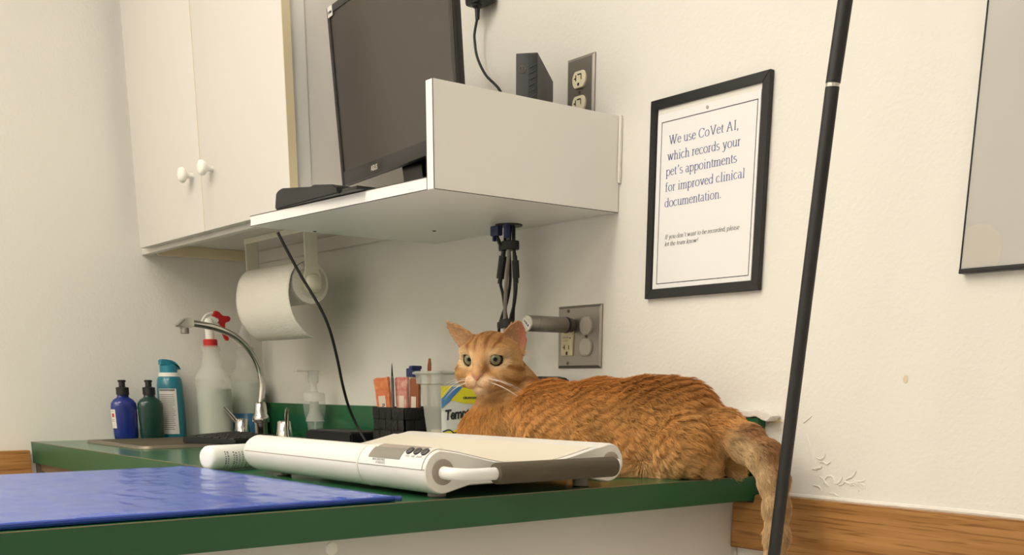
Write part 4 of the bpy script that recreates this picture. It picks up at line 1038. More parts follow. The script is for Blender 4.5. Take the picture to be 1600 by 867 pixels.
bm = new(); box(bm, -1.768, -1.744, cy-.024, cy-.012, 1.318, 1.336, .002); box(bm, -1.764, -1.760, cy-.022, cy-.015, 1.309, 1.319, .001); box(bm, -1.729, -1.720, cy-.022, cy-.012, 1.312, 1.336, .002); obj('shell', bm, 'plug_blue', t)
bm = new(); tube(bm, [(-1.756, cy-.017, 1.318), (-1.750, cy-.012, 1.30)], .0035, seg=8); obj('lead', bm, 'cable', t)

t = thing('equipment_case', 'black rounded case almost hidden behind the neck of the cat', 'case', (-1.63, -.045, ZT))
bm = new(); prism(bm, [(-1.70, ZT+.0005), (-1.592, ZT+.0005), (-1.592, 1.047), (-1.602, 1.0575), (-1.625, 1.0612), (-1.665, 1.0612), (-1.69, 1.057), (-1.70, 1.045)], -.070, -.0225, 'y', bev=.003); obj('shell', bm, 'black', t)
bm = new(); box(bm, -1.67, -1.62, -.0715, -.0695, .95, 1.0, .0008); obj('front_plate', bm, 'pc', t)

# ================================================================== leaning pole in front
t = thing('black_pole', 'slim black two-part pole with a silver joint ring, standing in front of the counter end', 'pole', (-.9375, -.3, 0))
def pp(z): return (-.879+(z-.836)*.0713, -.3, z)
def pq(z): p = pp(1.371); return (p[0]+(z-1.371)*.105, -.3, z)
bm = new(); tube(bm, [pp(.02), pp(1.3695)], .0079, seg=20, k=1); obj('lower_section', bm, 'pole', t)
bm = new(); tube(bm, [pq(1.3735), pq(2.05)], .0083, seg=20, k=1); obj('upper_section', bm, 'pole', t)
bm = new(); tube(bm, [pp(1.3685), pq(1.3745)], .0076, seg=20, k=1); obj('joint_ring', bm, 'chrome', t)
bm = new(); lathe(bm, [(.012, 0), (.0125, .004), (.0105, .03), (.0085, .032)], (-.9375, -.3, .0005)); obj('rubber_foot', bm, 'black', t)
bm = new(); q = pq(2.05); lathe(bm, [(.0085, 0), (.009, .004), (.006, .01), (.001, .012)], (q[0], q[1], 2.049)); obj('end_cap', bm, 'black', t)
# ================================================================== the cat
rng = np.random.default_rng(4)
def nrm(v):
    v = np.asarray(v, float); return v/np.linalg.norm(v)
HC = np.array([-1.568, -.235, 1.0885])                              # middle of the head
HF = nrm([.505, -.850, -.15]); HR = nrm([-HF[1], HF[0], 0]); HU = np.cross(HF, HR)
HM3 = np.stack([HR, HF, HU], 1)
def hw(p): return HC+HM3 @ np.asarray(p, float)
VX = .0026
G0 = np.array([-1.74, -.34, .665]); G1 = np.array([-.99, -.005, 1.185])
NG = np.ceil((G1-G0)/VX).astype(int)
gx = G0[0]+VX*np.arange(NG[0]); gy = G0[1]+VX*np.arange(NG[1]); gz = G0[2]+VX*np.arange(NG[2])
FLD = np.full(NG, .08, np.float32)
def region(lo, hi):
    a = np.clip(((np.asarray(lo)-G0)/VX).astype(int), 0, NG-1); b = np.clip(((np.asarray(hi)-G0)/VX).astype(int)+2, 1, NG)
    sl = tuple(slice(i, j) for i, j in zip(a, b))
    X, Y, Z = np.meshgrid(gx[sl[0]], gy[sl[1]], gz[sl[2]], indexing='ij')
    return sl, np.stack([X, Y, Z], -1).astype(np.float32)
def blend(sl, d, k):
    a = FLD[sl]; h = np.clip(.5+.5*(a-d)/k, 0, 1); FLD[sl] = a+(d-a)*h-k*h*(1-h)
def carve(sl, d, k):
    a = FLD[sl]; h = np.clip(.5-.5*(a+d)/k, 0, 1); FLD[sl] = a+(-d-a)*h+k*h*(1-h)
def ell_d(P, c, r, R=None):
    q = P-np.asarray(c, np.float32)
    if R is not None: q = q @ np.asarray(R, np.float32)
    r = np.asarray(r, np.float32); k0 = np.linalg.norm(q/r, axis=-1); k1 = np.linalg.norm(q/(r*r), axis=-1)+1e-6
    return k0*(k0-1)/k1
def ell(c, r, k=.02, R=None):
    m = max(r)+k+.012; sl, P = region(np.asarray(c)-m, np.asarray(c)+m); blend(sl, ell_d(P, c, r, R), k)
def cone(a, b, ra, rb, k=.02):
    a = np.asarray(a, float); b = np.asarray(b, float); m = max(ra, rb)+k+.012
    sl, P = region(np.minimum(a, b)-m, np.maximum(a, b)+m)
    ab = b-a; t = np.clip(((P-a) @ ab)/(ab @ ab), 0, 1)
    blend(sl, np.linalg.norm(P-(a+t[..., None]*ab), axis=-1)-(ra+(rb-ra)*t), k)
def rotz(deg):
    c, s = math.cos(math.radians(deg)), math.sin(math.radians(deg)); return np.array([[c, -s, 0], [s, c, 0], [0, 0, 1]])
BR = rotz(-22)                                                      # the trunk runs a little away from the wall towards the head
# trunk
ell((-1.238, -.104, .976), (.074, .066, .074), .03, BR)
ell((-1.300, -.118, .972), (.090, .072, .084), .03, BR)
ell((-1.385, -.145, .970), (.090, .074, .084), .03, BR)
ell((-1.470, -.180, .975), (.085, .070, .076), .03, BR)
ell((-1.550, -.210, .962), (.066, .062, .060), .03, BR)
ell((-1.580, -.236, .955), (.044, .046, .050), .026, BR)
cone((-1.566, -.200, .990), (-1.586, -.204, 1.055), .054, .034, .022)
cone((-1.528, -.176, 1.000), (-1.566, -.190, 1.060), .042, .032, .022)
# near and far thigh, feet
ell((-1.205, -.142, .957), (.068, .040, .050), .009, rotz(-24))
ell((-1.165, -.122, .940), (.030, .026, .034), .015)
cone((-1.163, -.118, .918), (-1.262, -.196, .9145), .0135, .0125, .012)
ell((-1.275, -.204, .915), (.020, .013, .011), .01, rotz(-38))
ell((-1.20, -.062, .955), (.060, .034, .048), .018)
cone((-1.160, -.060, .920), (-1.250, -.05, .915), .0135, .012, .012)
# forelegs folded forward on the counter
for y0, y1 in ((-.264, -.268), (-.190, -.205)):
    cone((-1.55, y0, .940), (-1.575, y0-.004, .918), .026, .018, .02)
    cone((-1.575, y0-.004, .921), (-1.665, y1, .917), .0165, .014, .012)
    ell((-1.680, y1, .916), (.020, .0155, .012), .008)
# flat where it lies on the counter
sl, P = region((-1.74, -.34, .665), (-1.150, -.005, .93))
d = (ZT+.0035)-P[..., 2]
FLD[sl] = np.maximum(FLD[sl], d)
# tail over the counter's end
TAIL = [(-1.190, -.098, .982), (-1.152, -.096, .977), (-1.106, -.098, .962), (-1.068, -.101, .944), (-1.044, -.104, .912), (-1.032, -.107, .874), (-1.027, -.108, .832), (-1.028, -.108, .79), (-1.029, -.108, .75), (-1.034, -.108, .715), (-1.042, -.107, .690)]
TR = [.030, .0275, .0245, .0215, .0180, .0155, .0138, .0132, .0128, .012, .008]
for i in range(len(TAIL)-1): cone(TAIL[i], TAIL[i+1], TR[i], TR[i+1], .012)
# head
def hell(c, r, k=.012): ell(hw(c), r, k, HM3)
hell((0, -.008, .002), (.0500, .052, .042), .012)
for s in (-1, 1):
    hell((s*.0330, .004, -.020), (.0240, .034, .027), .008)
    hell((s*.0240, .029, .0175), (.017, .013, .010), .010)
hell((0, .020, -.030), (.026, .034, .022), .014)
cone(hw((0, .026, .026)), hw((0, .0595, -.016)), .0125, .0080, .012)
for s in (-1, 1):
    hell((s*.0120, .0485, -.0305), (.0150, .0145, .0130), .007)
hell((0, .0460, -.0450), (.0125, .0115, .0090), .007)
hell((0, .0590, -.0200), (.0060, .0052, .0050), .004)
EYES = [(s*.0240, .0305, .0040) for s in (-1, 1)]
for e in EYES:
    c = hw(e); sl, P = region(c-.03, c+.03); carve(sl, ell_d(P, c, (.0117, .0117, .0112), HM3), .002)
# mouth line
for s in (-1, 1):
    a, b = hw((0, .0615, -.0375)), hw((s*.018, .0525, -.0425))
    sl, P = region(np.minimum(a, b)-.01, np.maximum(a, b)+.01); ab = b-a; t = np.clip(((P-a) @ ab)/(ab @ ab), 0, 1)
    carve(sl, np.linalg.norm(P-(a+t[..., None]*ab), axis=-1)-.0012, .003)
# ears: cupped blades
EARS = [((-.043, -.010, .024), (-.0880, -.021, .0600), (-.12, .90, -.40), .0205, .013),
        ((.0400, -.012, .024), (.0515, -.025, .0610), (.74, .66, -.05), .0250, .015)]
EARW = []
for base, tip, op, w0, dep in EARS:
    b, t_ = hw(base), hw(tip); ax = t_-b; Lh = np.linalg.norm(ax); ax = ax/Lh
    dv = HM3 @ nrm(op); dv = nrm(dv-ax*(dv @ ax)); wv = np.cross(ax, dv)
    EARW.append((b, ax, dv, wv, Lh, w0, dep))
    sl, P = region(b-.08, b+.08)
    q = P-b; t = (q @ ax)/Lh; x = q @ wv; y = q @ dv
    tt = np.clip(t, 0, 1); w = w0*(1-tt**2.2)**.85+.0006
    cup = -dep*(1-tt*.75)*(1-np.clip(x/w, -1, 1)**2)
    d = np.maximum(np.maximum((np.abs(y-cup)-.0027)*.8, (np.abs(x)-w)*.9), np.maximum((-.30-t)*Lh, (t-1)*Lh))
    blend(sl, d.astype(np.float32), .006)

# ---- surface nets
def surface_nets(f):
    s = f < 0
    nx, ny, nz = f.shape
    cnt = np.zeros((nx-1, ny-1, nz-1), np.float32); acc = np.zeros((nx-1, ny-1, nz-1, 3), np.float32)
    offs = [(i, j, k) for i in (0, 1) for j in (0, 1) for k in (0, 1)]
    def sub(A, o): return A[o[0]:nx-1+o[0], o[1]:ny-1+o[1], o[2]:nz-1+o[2]]
    for a in offs:
        for ax in range(3):
            if a[ax]: continue
            b = list(a); b[ax] = 1
            fa, fb = sub(f, a), sub(f, b); m = sub(s, a) != sub(s, b)
            I = np.nonzero(m); t = fa[I]/(fa[I]-fb[I])
            p = np.tile(np.array(a, np.float32), (len(t), 1)); p[:, ax] += t
            acc[I] += p; cnt[I] += 1
    cells = np.nonzero(cnt); ids = np.full(cnt.shape, -1, np.int64); ids[cells] = np.arange(len(cells[0]))
    V = np.stack(cells, 1)+acc[cells]/cnt[cells][:, None]
    Q = []
    for ax in range(3):
        o = [0, 0, 0]; o[ax] = 1
        A = s[:nx-o[0], :ny-o[1], :nz-o[2]]; B = s[o[0]:, o[1]:, o[2]:]
        I = np.stack(np.nonzero(A != B), 1)
        u, v = (ax+1) % 3, (ax+2) % 3
        I = I[(I[:, u] > 0) & (I[:, v] > 0) & (I[:, u] < f.shape[u]-1) & (I[:, v] < f.shape[v]-1)]
        def cid(du, dv):
            J = I.copy(); J[:, u] -= du; J[:, v] -= dv; return ids[J[:, 0], J[:, 1], J[:, 2]]
        q = np.stack([cid(1, 1), cid(0, 1), cid(0, 0), cid(1, 0)], 1)
        ins = A[I[:, 0], I[:, 1], I[:, 2]]
        q[~ins] = q[~ins][:, ::-1]; Q.append(q)
    return V, np.concatenate(Q)
V, Q = surface_nets(FLD)
V = G0+V*VX
# keep the largest connected piece, then relax the voxel steps
lab = np.arange(len(V))
while True:
    m = lab[Q].min(1); new_ = lab.copy()
    for c in range(4): np.minimum.at(new_, Q[:, c], m)
    new_ = new_[new_]
    if (new_ == lab).all(): break
    lab = new_
big = np.bincount(lab).argmax(); keep = lab == big; mp = np.cumsum(keep)-1
Q = mp[Q[keep[Q[:, 0]]]]; V = V[keep]
def relax(V, n, lam):
    for _ in range(n):
        S = np.zeros_like(V); c = np.zeros(len(V))
        for i in range(4):
            a, b = Q[:, i], Q[:, (i+1) % 4]
            np.add.at(S, a, V[b]); np.add.at(S, b, V[a]); np.add.at(c, a, 1); np.add.at(c, b, 1)
        V = V+lam*(S/np.maximum(c, 1)[:, None]-V)
    return V
V = relax(V, 2, .5)
def vnormals(V):
    n = np.cross(V[Q[:, 2]]-V[Q[:, 0]], V[Q[:, 3]]-V[Q[:, 1]]); N = np.zeros_like(V)
    for i in range(4): np.add.at(N, Q[:, i], n)
    return N/np.maximum(np.linalg.norm(N, axis=1), 1e-9)[:, None]
VN = vnormals(V)

# ---- what colour the coat is where
def vnoise(P, seed):
    """cheap smooth value noise, 0..1"""
    Pi = np.floor(P).astype(np.int64); Fp = P-Pi; Fp = Fp*Fp*(3-2*Fp); out = 0
    for i in (0, 1):
        for j in (0, 1):
            for k in (0, 1):
                h = (Pi[:, 0]+i)*73856093 ^ (Pi[:, 1]+j)*19349663 ^ (Pi[:, 2]+k)*83492791 ^ (seed*2654435761)
                h = (h ^ (h >> 13))*1274126177 & 0x7fffffff; h = (h ^ (h >> 16)) & 0xffff
                w = (Fp[:, 0] if i else 1-Fp[:, 0])*(Fp[:, 1] if j else 1-Fp[:, 1])*(Fp[:, 2] if k else 1-Fp[:, 2])
                out = out+w*(h/65535.)
    return out
def L3(c): return np.array(lin(c))
def mixc(A, B, t): t = np.clip(t, 0, 1)[:, None]; return A*(1-t)+B*t
def ss(a, b, x): t = np.clip((x-a)/(b-a), 0, 1); return t*t*(3-2*t)
TAILA = np.array(TAIL)
def tail_dist(P):
    best = np.full(len(P), 9.); par = np.zeros(len(P)); off_ = np.zeros((len(P), 3))
    for i in range(len(TAILA)-1):
        a, b = TAILA[i], TAILA[i+1]; ab = b-a; t = np.clip(((P-a) @ ab)/(ab @ ab), 0, 1); o_ = P-(a+t[:, None]*ab); d = np.linalg.norm(o_, axis=1)
        m = d < best; best[m] = d[m]; par[m] = i+t[m]; off_[m] = o_[m]
    return best, par, off_
def head_local(P): return (P-HC) @ HM3
def ear_inside(P):
    o = np.zeros(len(P))
    for b, ax, dv, wv, Lh, w0, dep in EARW:
        q = P-b; t = (q @ ax)/Lh; x = q @ wv; y = q @ dv; tt = np.clip(t, 0, 1); w = w0*(1-tt**2.2)**.85+.0006
        cup = -dep*(1-tt*.75)*(1-np.clip(x/w, -1, 1)**2)
        o = np.maximum(o, ((t > .0) & (t < 1.02) & (np.abs(x) < w*.93) & (y > cup-.0004) & (y < .012)).astype(float))
    return o
def ear_any(P):
    o = np.zeros(len(P))
    for b, ax, dv, wv, Lh, w0, dep in EARW:
        q = P-b; t = (q @ ax)/Lh; x = q @ wv; y = q @ dv
        o = np.maximum(o, ((t > .05) & (t < 1.05) & (np.abs(x) < w0*1.1) & (y > -dep-.006) & (y < .012))*np.clip(t*3, 0, 1))
    return o
def coat(P):
    hl = head_local(P); x, y, z = hl.T
    rad = np.linalg.norm(hl*np.array([1, .95, 1]), axis=1)
    head = 1-ss(.062, .088, rad)
    body = mixc(np.tile(L3((210, 156, 92)), (len(P), 1)), np.tile(L3((174, 114, 54)), (len(P), 1)), ss(.985, 1.05, P[:, 2]))
    body = mixc(body, np.tile(L3((216, 180, 128)), (len(P), 1)), (1-ss(.90, .975, P[:, 2]))*ss(-1.42, -1.25, P[:, 0])*.8)
    body = mixc(body, np.tile(L3((198, 140, 74)), (len(P), 1)), (1-ss(-1.60, -1.48, P[:, 0]))*(1-ss(1.0, 1.06, P[:, 2])))
    n1 = vnoise(P*np.array([55, 40, 30]), 1); n2 = vnoise(P*np.array([18, 18, 18]), 2)
    body = body*(.80+.42*n1)[:, None]*(.86+.28*n2)[:, None]
    td, tp, to = tail_dist(P); tl = (1-ss(.028, .05, td))*ss(1.2, 2.2, tp)
    tcol = mixc(np.tile(L3((210, 178, 134)), (len(P), 1)), np.tile(L3((158, 114, 74)), (len(P), 1)), ss(.004, .022, to @ np.array([.75, 0, .66])))
    body = mixc(body, tcol*(.92+.16*n1)[:, None], tl)
    # face
    f = np.tile(L3((214, 170, 116)), (len(P), 1))
    f = mixc(f, np.tile(L3((196, 148, 92)), (len(P), 1)), ss(.012, .04, z)*.8)
    fore = ss(.014, .024, z)*ss(-.03, .01, y)
    st = np.exp(-((np.abs(x)-.0085-.05*(z-.02))/.0028)**2)+np.exp(-((np.abs(x)-.022-.25*(z-.02))/.0032)**2)+.6*np.exp(-(x/.002)**2)*ss(.03, .04, z)
    f = mixc(f, np.tile(L3((160, 106, 58)), (len(P), 1)), fore*st*1.25)
    ax_ = np.abs(x)
    ch1 = np.exp(-((z+.004-(.034-ax_)*.42)/.0032)**2)*ss(.030, .037, ax_)                      # from the outer corner of the eye backwards
    ch2 = np.exp(-((z+.026-(.040-ax_)*.45)/.0036)**2)*ss(.030, .040, ax_)
    f = mixc(f, np.tile(L3((158, 106, 58)), (len(P), 1)), (ch1*1.0+ch2*.8)*ss(-.035, -.01, y+.02))
    for e in EYES:
        de = np.linalg.norm((hl-np.array(e))*np.array([.85, .6, 1]), axis=1)
        f = mixc(f, np.tile(L3((244, 216, 172)), (len(P), 1)), (1-ss(.0130, .0205, de))*(.60+.40*(1-ss(-.004, .008, z))))
    f = mixc(f, np.tile(L3((208, 164, 116)), (len(P), 1)), np.exp(-(x/.008)**2)*ss(.035, .045, y)*.8)
    muz = ss(.040, .050, y)*(1-ss(-.024, -.017, z)); f = mixc(f, np.tile(L3((244, 214, 176)), (len(P), 1)), muz*.85)
    chin = ss(.022, .04, y)*(1-ss(-.045, -.038, z))*ss(-.064, -.054, z); f = mixc(f, np.tile(L3((246, 222, 190)), (len(P), 1)), chin*.8)
    for k in range(4):                                               # whisker rows
        for s in (-1, 1):
            dd = (z+.024+.0045*k)**2/.0007**2
            f = mixc(f, np.tile(L3((176, 112, 62)), (len(P), 1)), np.exp(-dd)*ss(.008, .012, s*x)*(1-ss(.022, .03, s*x))*muz*.5)
    inn = np.exp(-(((np.abs(x)-.0115)/.003)**2+((z+.006)/.012)**2))*ss(.03, .04, y)
    f = mixc(f, np.tile(L3((150, 92, 52)), (len(P), 1)), inn*.7)      # tear line beside the nose
    f = f*(.88+.24*vnoise(P*130, 3))[:, None]
    neck_shade = (1-ss(-.030, -.012, y))*ss(.055, .068, rad)*(1-ss(.10, .13, rad)); body = mixc(body, np.tile(L3((150, 96, 48)), (len(P), 1)), neck_shade*.7)  # shade behind the cheek, painted into the coat colour of the neck
    out = mixc(body, f, head)
    er = ear_any(P); out = mixc(out, np.tile(L3((190, 138, 84)), (len(P), 1)), er*.8)
    return out
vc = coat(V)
ei = ear_inside(V)
earx = ss(.038, .058, head_local(V)[:, 0])
vc = mixc(vc, mixc(np.tile(L3((188, 146, 110)), (len(V), 1)), np.tile(L3((206, 128, 112)), (len(V), 1)), earx), ei*.95)
hlv = head_local(V)
for e in EYES:                                                       # dark lids
    de = np.linalg.norm(hlv-np.array(e), axis=1); vc = mixc(vc, np.tile(L3((60, 40, 28)), (len(V), 1)), 1-ss(.0124, .0136, de))
ml = 1+np.minimum(*[np.linalg.norm(hlv-np.array((s*.006, .0605, -.0385)), axis=1) for s in (-1, 1)])
vc = mixc(vc, np.tile(L3((120, 66, 48)), (len(V), 1)), 1-ss(.004, .007, ml))

cat = thing('cat', 'orange tabby cat lying behind the scale, tail hanging over the counter end', 'cat', (-1.36, -.15, ZT))
off = np.array([-1.36, -.15, ZT])
me = bpy.data.meshes.new('body'); me.from_pydata((V-off).tolist(), [], Q.tolist()); me.update()
at = me.attributes.new('coat', 'FLOAT_COLOR', 'POINT'); at.data.foreach_set('color', np.concatenate([vc*.8, np.ones((len(V), 1))], 1).astype(np.float32).ravel())
def attr_mat(name, rough, hair=False):
    m = bpy.data.materials.new(name); m.use_nodes = True; nt = m.node_tree; b = nt.nodes['Principled BSDF']
    a = nt.nodes.new('ShaderNodeAttribute'); a.attribute_name = 'coat'
    b.inputs['Roughness'].default_value = rough; b.inputs['Specular IOR Level'].default_value = .25
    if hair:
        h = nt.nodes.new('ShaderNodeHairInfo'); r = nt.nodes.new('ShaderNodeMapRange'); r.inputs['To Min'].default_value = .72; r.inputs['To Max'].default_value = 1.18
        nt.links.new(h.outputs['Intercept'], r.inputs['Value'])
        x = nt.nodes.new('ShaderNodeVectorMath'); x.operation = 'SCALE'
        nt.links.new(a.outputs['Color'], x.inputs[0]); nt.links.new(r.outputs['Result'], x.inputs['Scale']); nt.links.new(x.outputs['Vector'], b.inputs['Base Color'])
    else: nt.links.new(a.outputs['Color'], b.inputs['Base Color'])
    return m
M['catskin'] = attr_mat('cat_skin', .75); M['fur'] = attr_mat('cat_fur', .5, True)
cbody = obj('body', me, 'catskin', cat, local=True, smooth=180)

# ---- fur
tri = np.concatenate([Q[:, [0, 1, 2]], Q[:, [0, 2, 3]]])
ar = .5*np.linalg.norm(np.cross(V[tri[:, 1]]-V[tri[:, 0]], V[tri[:, 2]]-V[tri[:, 0]]), axis=1)
tcn = V[tri].mean(1); thl = head_local(tcn)
dens = np.ones(len(tri)); dens += 1.2*(np.linalg.norm(thl, axis=1) < .085)
dens *= np.where(tcn[:, 2] < ZT+.004, np.where(tcn[:, 0] < -1.15, .02, 1), 1)
dens *= np.where(ear_inside(tcn) > .5, np.where(thl[:, 0] > .046, .06, .38), 1)
NF = FUR_COUNT if 'FUR_COUNT' in globals() else 150000
pick = rng.choice(len(tri), NF, p=ar*dens/(ar*dens).sum())
u = rng.random((NF, 2)); fl = u.sum(1) > 1; u[fl] = 1-u[fl]; w = np.stack([1-u.sum(1), u[:, 0], u[:, 1]], 1)
RP = (V[tri[pick]]*w[..., None]).sum(1); RN = (VN[tri[pick]]*w[..., None]).sum(1); RN /= np.linalg.norm(RN, axis=1)[:, None]
hl = head_local(RP)
ok = np.ones(NF, bool)
for e in EYES: ok &= np.linalg.norm(hl-np.array(e), axis=1) > .0136
ok &= np.linalg.norm((hl-np.array((0, .0655, -.0205)))*np.array([.66, .6, 1.0]), axis=1) > .0074
ok &= ~((RP[:, 2] < ZT+.0042) & (RP[:, 0] < -1.152))
RP, RN, hl = RP[ok], RN[ok], hl[ok]; n = len(RP)
# direction the coat lies
CP = [((-1.20, -.10, 1.05), (1, .1, -.25)), ((-1.30, -.12, 1.06), (1, .1, -.05)), ((-1.40, -.15, 1.055), (1, .15, 0)), ((-1.50, -.19, 1.04), (1, .3, -.1)),
      ((-1.20, -.16, 1.00), (1, 0, -.55)), ((-1.30, -.18, 1.00), (1, -.1, -.35)), ((-1.40, -.21, 1.00), (1, -.1, -.45)), ((-1.50, -.24, .99), (.9, -.1, -.6)),
      ((-1.22, -.17, .95), (.95, .2, -.45)), ((-1.27, -.18, .93), (.8, 0, -.45)), ((-1.34, -.21, .95), (1, -.1, -.5)), ((-1.42, -.22, .94), (1, -.1, -.5)), ((-1.17, -.15, .96), (.9, .5, -.5)), ((-1.15, -.13, .935), (.8, .5, -.6)),
      ((-1.64, -.24, .97), (-.1, -.2, -1)), ((-1.58, -.27, .98), (.2, -.1, -1)), ((-1.56, -.26, 1.02), (.15, -.2, -1)), ((-1.47, -.20, 1.04), (.8, .3, -.5)),
      ((-1.62, -.26, .92), (-1, -.05, -.1)), ((-1.25, -.04, 1.0), (1, 0, -.4)), ((-1.40, -.07, 1.0), (1, .1, -.4)), ((-1.55, -.13, 1.0), (.7, .3, -.7)), ((-1.26, -.195, .918), (-1, -.5, 0))]
CPp = np.array([c[0] for c in CP]); CPd = np.array([nrm(c[1]) for c in CP])
D = np.zeros((n, 3)); W = np.zeros(n)
for p, d in zip(CPp, CPd):
    wt = 1/(((RP-p)**2).sum(1)+.0006)**1.6; D += wt[:, None]*d; W += wt
D /= W[:, None]
td, tp, to = tail_dist(RP); tw = (1-ss(.032, .06, td))*ss(.3, 1.4, tp)
tdir = np.diff(TAILA, axis=0); tdir /= np.linalg.norm(tdir, axis=1)[:, None]
D = D*(1-tw)[:, None]+tdir[np.clip(tp.astype(int), 0, len(tdir)-1)]*tw[:, None]
nose = hw((0, .062, -.012)); rad = np.linalg.norm(hl, axis=1); hd = 1-ss(.066, .092, rad)
fd = RP-nose; fd = fd/np.linalg.norm(fd, axis=1)[:, None]+HM3 @ np.array([0, -.15, 0])
fd += (HM3 @ np.array([0, -.6, -.9]))[None]*(ss(.02, .05, np.abs(hl[:, 0]))*(1-ss(-.01, .02, hl[:, 2])))[:, None]*.6
D = D*(1-hd)[:, None]+fd*hd[:, None]
for b, ax, dv, wv, Lh, w0, dep in EARW:
    q = RP-b; t = (q @ ax)/Lh; e = ((t > -.05) & (t < 1.1) & (np.abs(q @ wv) < w0*1.2) & (np.abs(q @ dv) < .02))
    D[e] = ax+.12*rng.normal(size=(e.sum(), 3))
D -= RN*(D*RN).sum(1)[:, None]; D /= np.maximum(np.linalg.norm(D, axis=1), 1e-6)[:, None]
ea = ear_any(RP); ein = ear_inside(RP)
# length and how far it stands off
LEN = np.full(n, .0175)
LEN += .005*ss(-1.36, -1.22, RP[:, 0])*(1-tw)
LEN = LEN*(1-tw)+.0165*tw
mz = ss(.028, .056, hl[:, 1])*ss(-.058, -.044, hl[:, 2])
LEN = LEN*(1-hd)+(.0105-.0058*mz+.004*ss(.03, .055, np.abs(hl[:, 0]))*(1-ss(-.03, .01, hl[:, 2])))*hd
ruff = ss(.036, .050, np.abs(hl[:, 0]))*(1-ss(.0, .022, hl[:, 2]))*ss(-.03, -.012, hl[:, 1])*(1-ss(.02, .035, hl[:, 1]))*hd
LEN += .0015*ruff
LEN = np.where(ea > .3, .0036, LEN); LEN = np.where(ein > .5, .0075, LEN)
along = RP @ np.array([.62, -.12, -.70])
ph = along*440+7*vnoise(RP*np.array([22, 22, 22]), 5)+2.6*vnoise(RP*80, 6)
ridge = .5+.5*np.sin(ph)
rz = ss(-1.56, -1.40, RP[:, 0])*(1-hd)*(1-tw)*(.35+.65*vnoise(RP*25, 9))
ridge = ridge**1.4
LIFT = .24+.10*vnoise(RP*150, 7)+.36*ridge*rz
LEN *= 1-rz*.42*(1-ridge)
LIFT = LIFT*(1-hd)+(.20+.10*ruff)*hd; LIFT = np.where(ea > .3, .16, LIFT)
LEN *= (.78+.4*rng.random(n))
# clumps: neighbouring hairs lean to a common tip
cell = .0058; key = np.floor((RP+.0022*rng.normal(size=(n, 3)))/cell).astype(np.int64); kk = key[:, 0]*1000003+key[:, 1]*10007+key[:, 2]
uq, inv = np.unique(kk, return_inverse=True); m_ = np.bincount(inv)
def avg(A): return np.stack([np.bincount(inv, A[:, i])/m_ for i in range(A.shape[1])], 1)
cj = rng.normal(size=(len(uq), 3))*.20
Dj = D+cj[inv]*(1-.45*hd)[:, None]+rng.normal(size=(n, 3))*.11
Dj -= RN*(Dj*RN).sum(1)[:, None]*.85; Dj /= np.linalg.norm(Dj, axis=1)[:, None]
K = 5; T = np.linspace(0, 1, K)
PT = np.zeros((n, K, 3))
for i, t in enumerate(T):
    PT[:, i] = RP-RN*.0006+LEN[:, None]*(Dj*(t*(.80+.2*t))[..., None]+RN*(LIFT*(1.9*t-1.05*t*t))[:, None])
tipc = avg(PT[:, -1]); rootc = avg(RP)
cl = (.62*(1-hd)+.30*hd)[:, None]
for i, t in enumerate(T): PT[:, i] += (tipc[inv]-PT[:, -1]+0*rootc[inv])*cl*(t**1.6)*.9 if i < K-1 else 0
PT[:, -1] += (tipc[inv]-PT[:, -1])*cl*.9
# nothing grows into the counter
lowm = PT[..., 0] < -1.152
PT[..., 2] = np.where(lowm & (PT[..., 1] > -.4), np.maximum(PT[..., 2], ZT+.0008), PT[..., 2])
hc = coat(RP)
hc = mixc(hc, np.tile(L3((226, 196, 154)), (n, 1)), ein*(rng.random(n) < .6)*.8)
cv = (.84+.32*rng.random(len(uq)))[inv]*(1-hd*.5)+hd*.5
hc = hc*cv[:, None]*(.88+.24*rng.random(n))[:, None]
fine = hd > .5
cu = bpy.data.hair_curves.new('fur'); cu.add_curves([K]*n)
cu.points.foreach_set('position', (PT-off).astype(np.float32).ravel())
RAD = np.array([.00030, .00029, .00024, .00016, .00004])
cu.points.foreach_set('radius', (RAD[None]*np.where(fine, .72, 1)[:, None]).astype(np.float32).ravel())
a_ = cu.attributes.new('coat', 'FLOAT_COLOR', 'CURVE'); a_.data.foreach_set('color', np.concatenate([hc, np.ones((n, 1))], 1).astype(np.float32).ravel())
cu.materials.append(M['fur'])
fo = bpy.data.objects.new('fur', cu); COL.objects.link(fo); fo.parent = cat; fo['kind'] = 'stuff'; WM[fo.name] = WM[cat.name]

# ---- eyes, nose, whiskers
M['iris'] = mat('cat_iris', (140, 146, 118), .12, spec=.25)
nt = M['iris'].node_tree; b = nt.nodes['Principled BSDF']
tc = nt.nodes.new('ShaderNodeTexCoord'); vd = nt.nodes.new('ShaderNodeVectorMath'); vd.operation = 'LENGTH'; mp_ = nt.nodes.new('ShaderNodeMapping'); mp_.inputs['Scale'].default_value = (1, 0, 1)
nt.links.new(tc.outputs['Object'], mp_.inputs['Vector']); nt.links.new(mp_.outputs['Vector'], vd.inputs[0])
rp_ = nt.nodes.new('ShaderNodeMapRange'); rp_.inputs['From Max'].default_value = .0122; nt.links.new(vd.outputs['Value'], rp_.inputs['Value'])
cr = nt.nodes.new('ShaderNodeValToRGB'); E_ = cr.color_ramp.elements
E_[0].position = 0; E_[0].color = (.004, .004, .004, 1); E_[1].position = 1; E_[1].color = (.015, .01, .006, 1)
for p_, c_ in ((.25, (8, 10, 8)), (.30, (84, 86, 66)), (.55, (126, 128, 104)), (.70, (108, 106, 82)), (.78, (34, 28, 20))):
    e_ = E_.new(p_); e_.color = lin(c_)+(1,)
nt.links.new(rp_.outputs['Result'], cr.inputs['Fac']); nt.links.new(cr.outputs['Color'], b.inputs['Base Color'])
look = nrm(HF+.30*HR+np.array([0, 0, .10]))
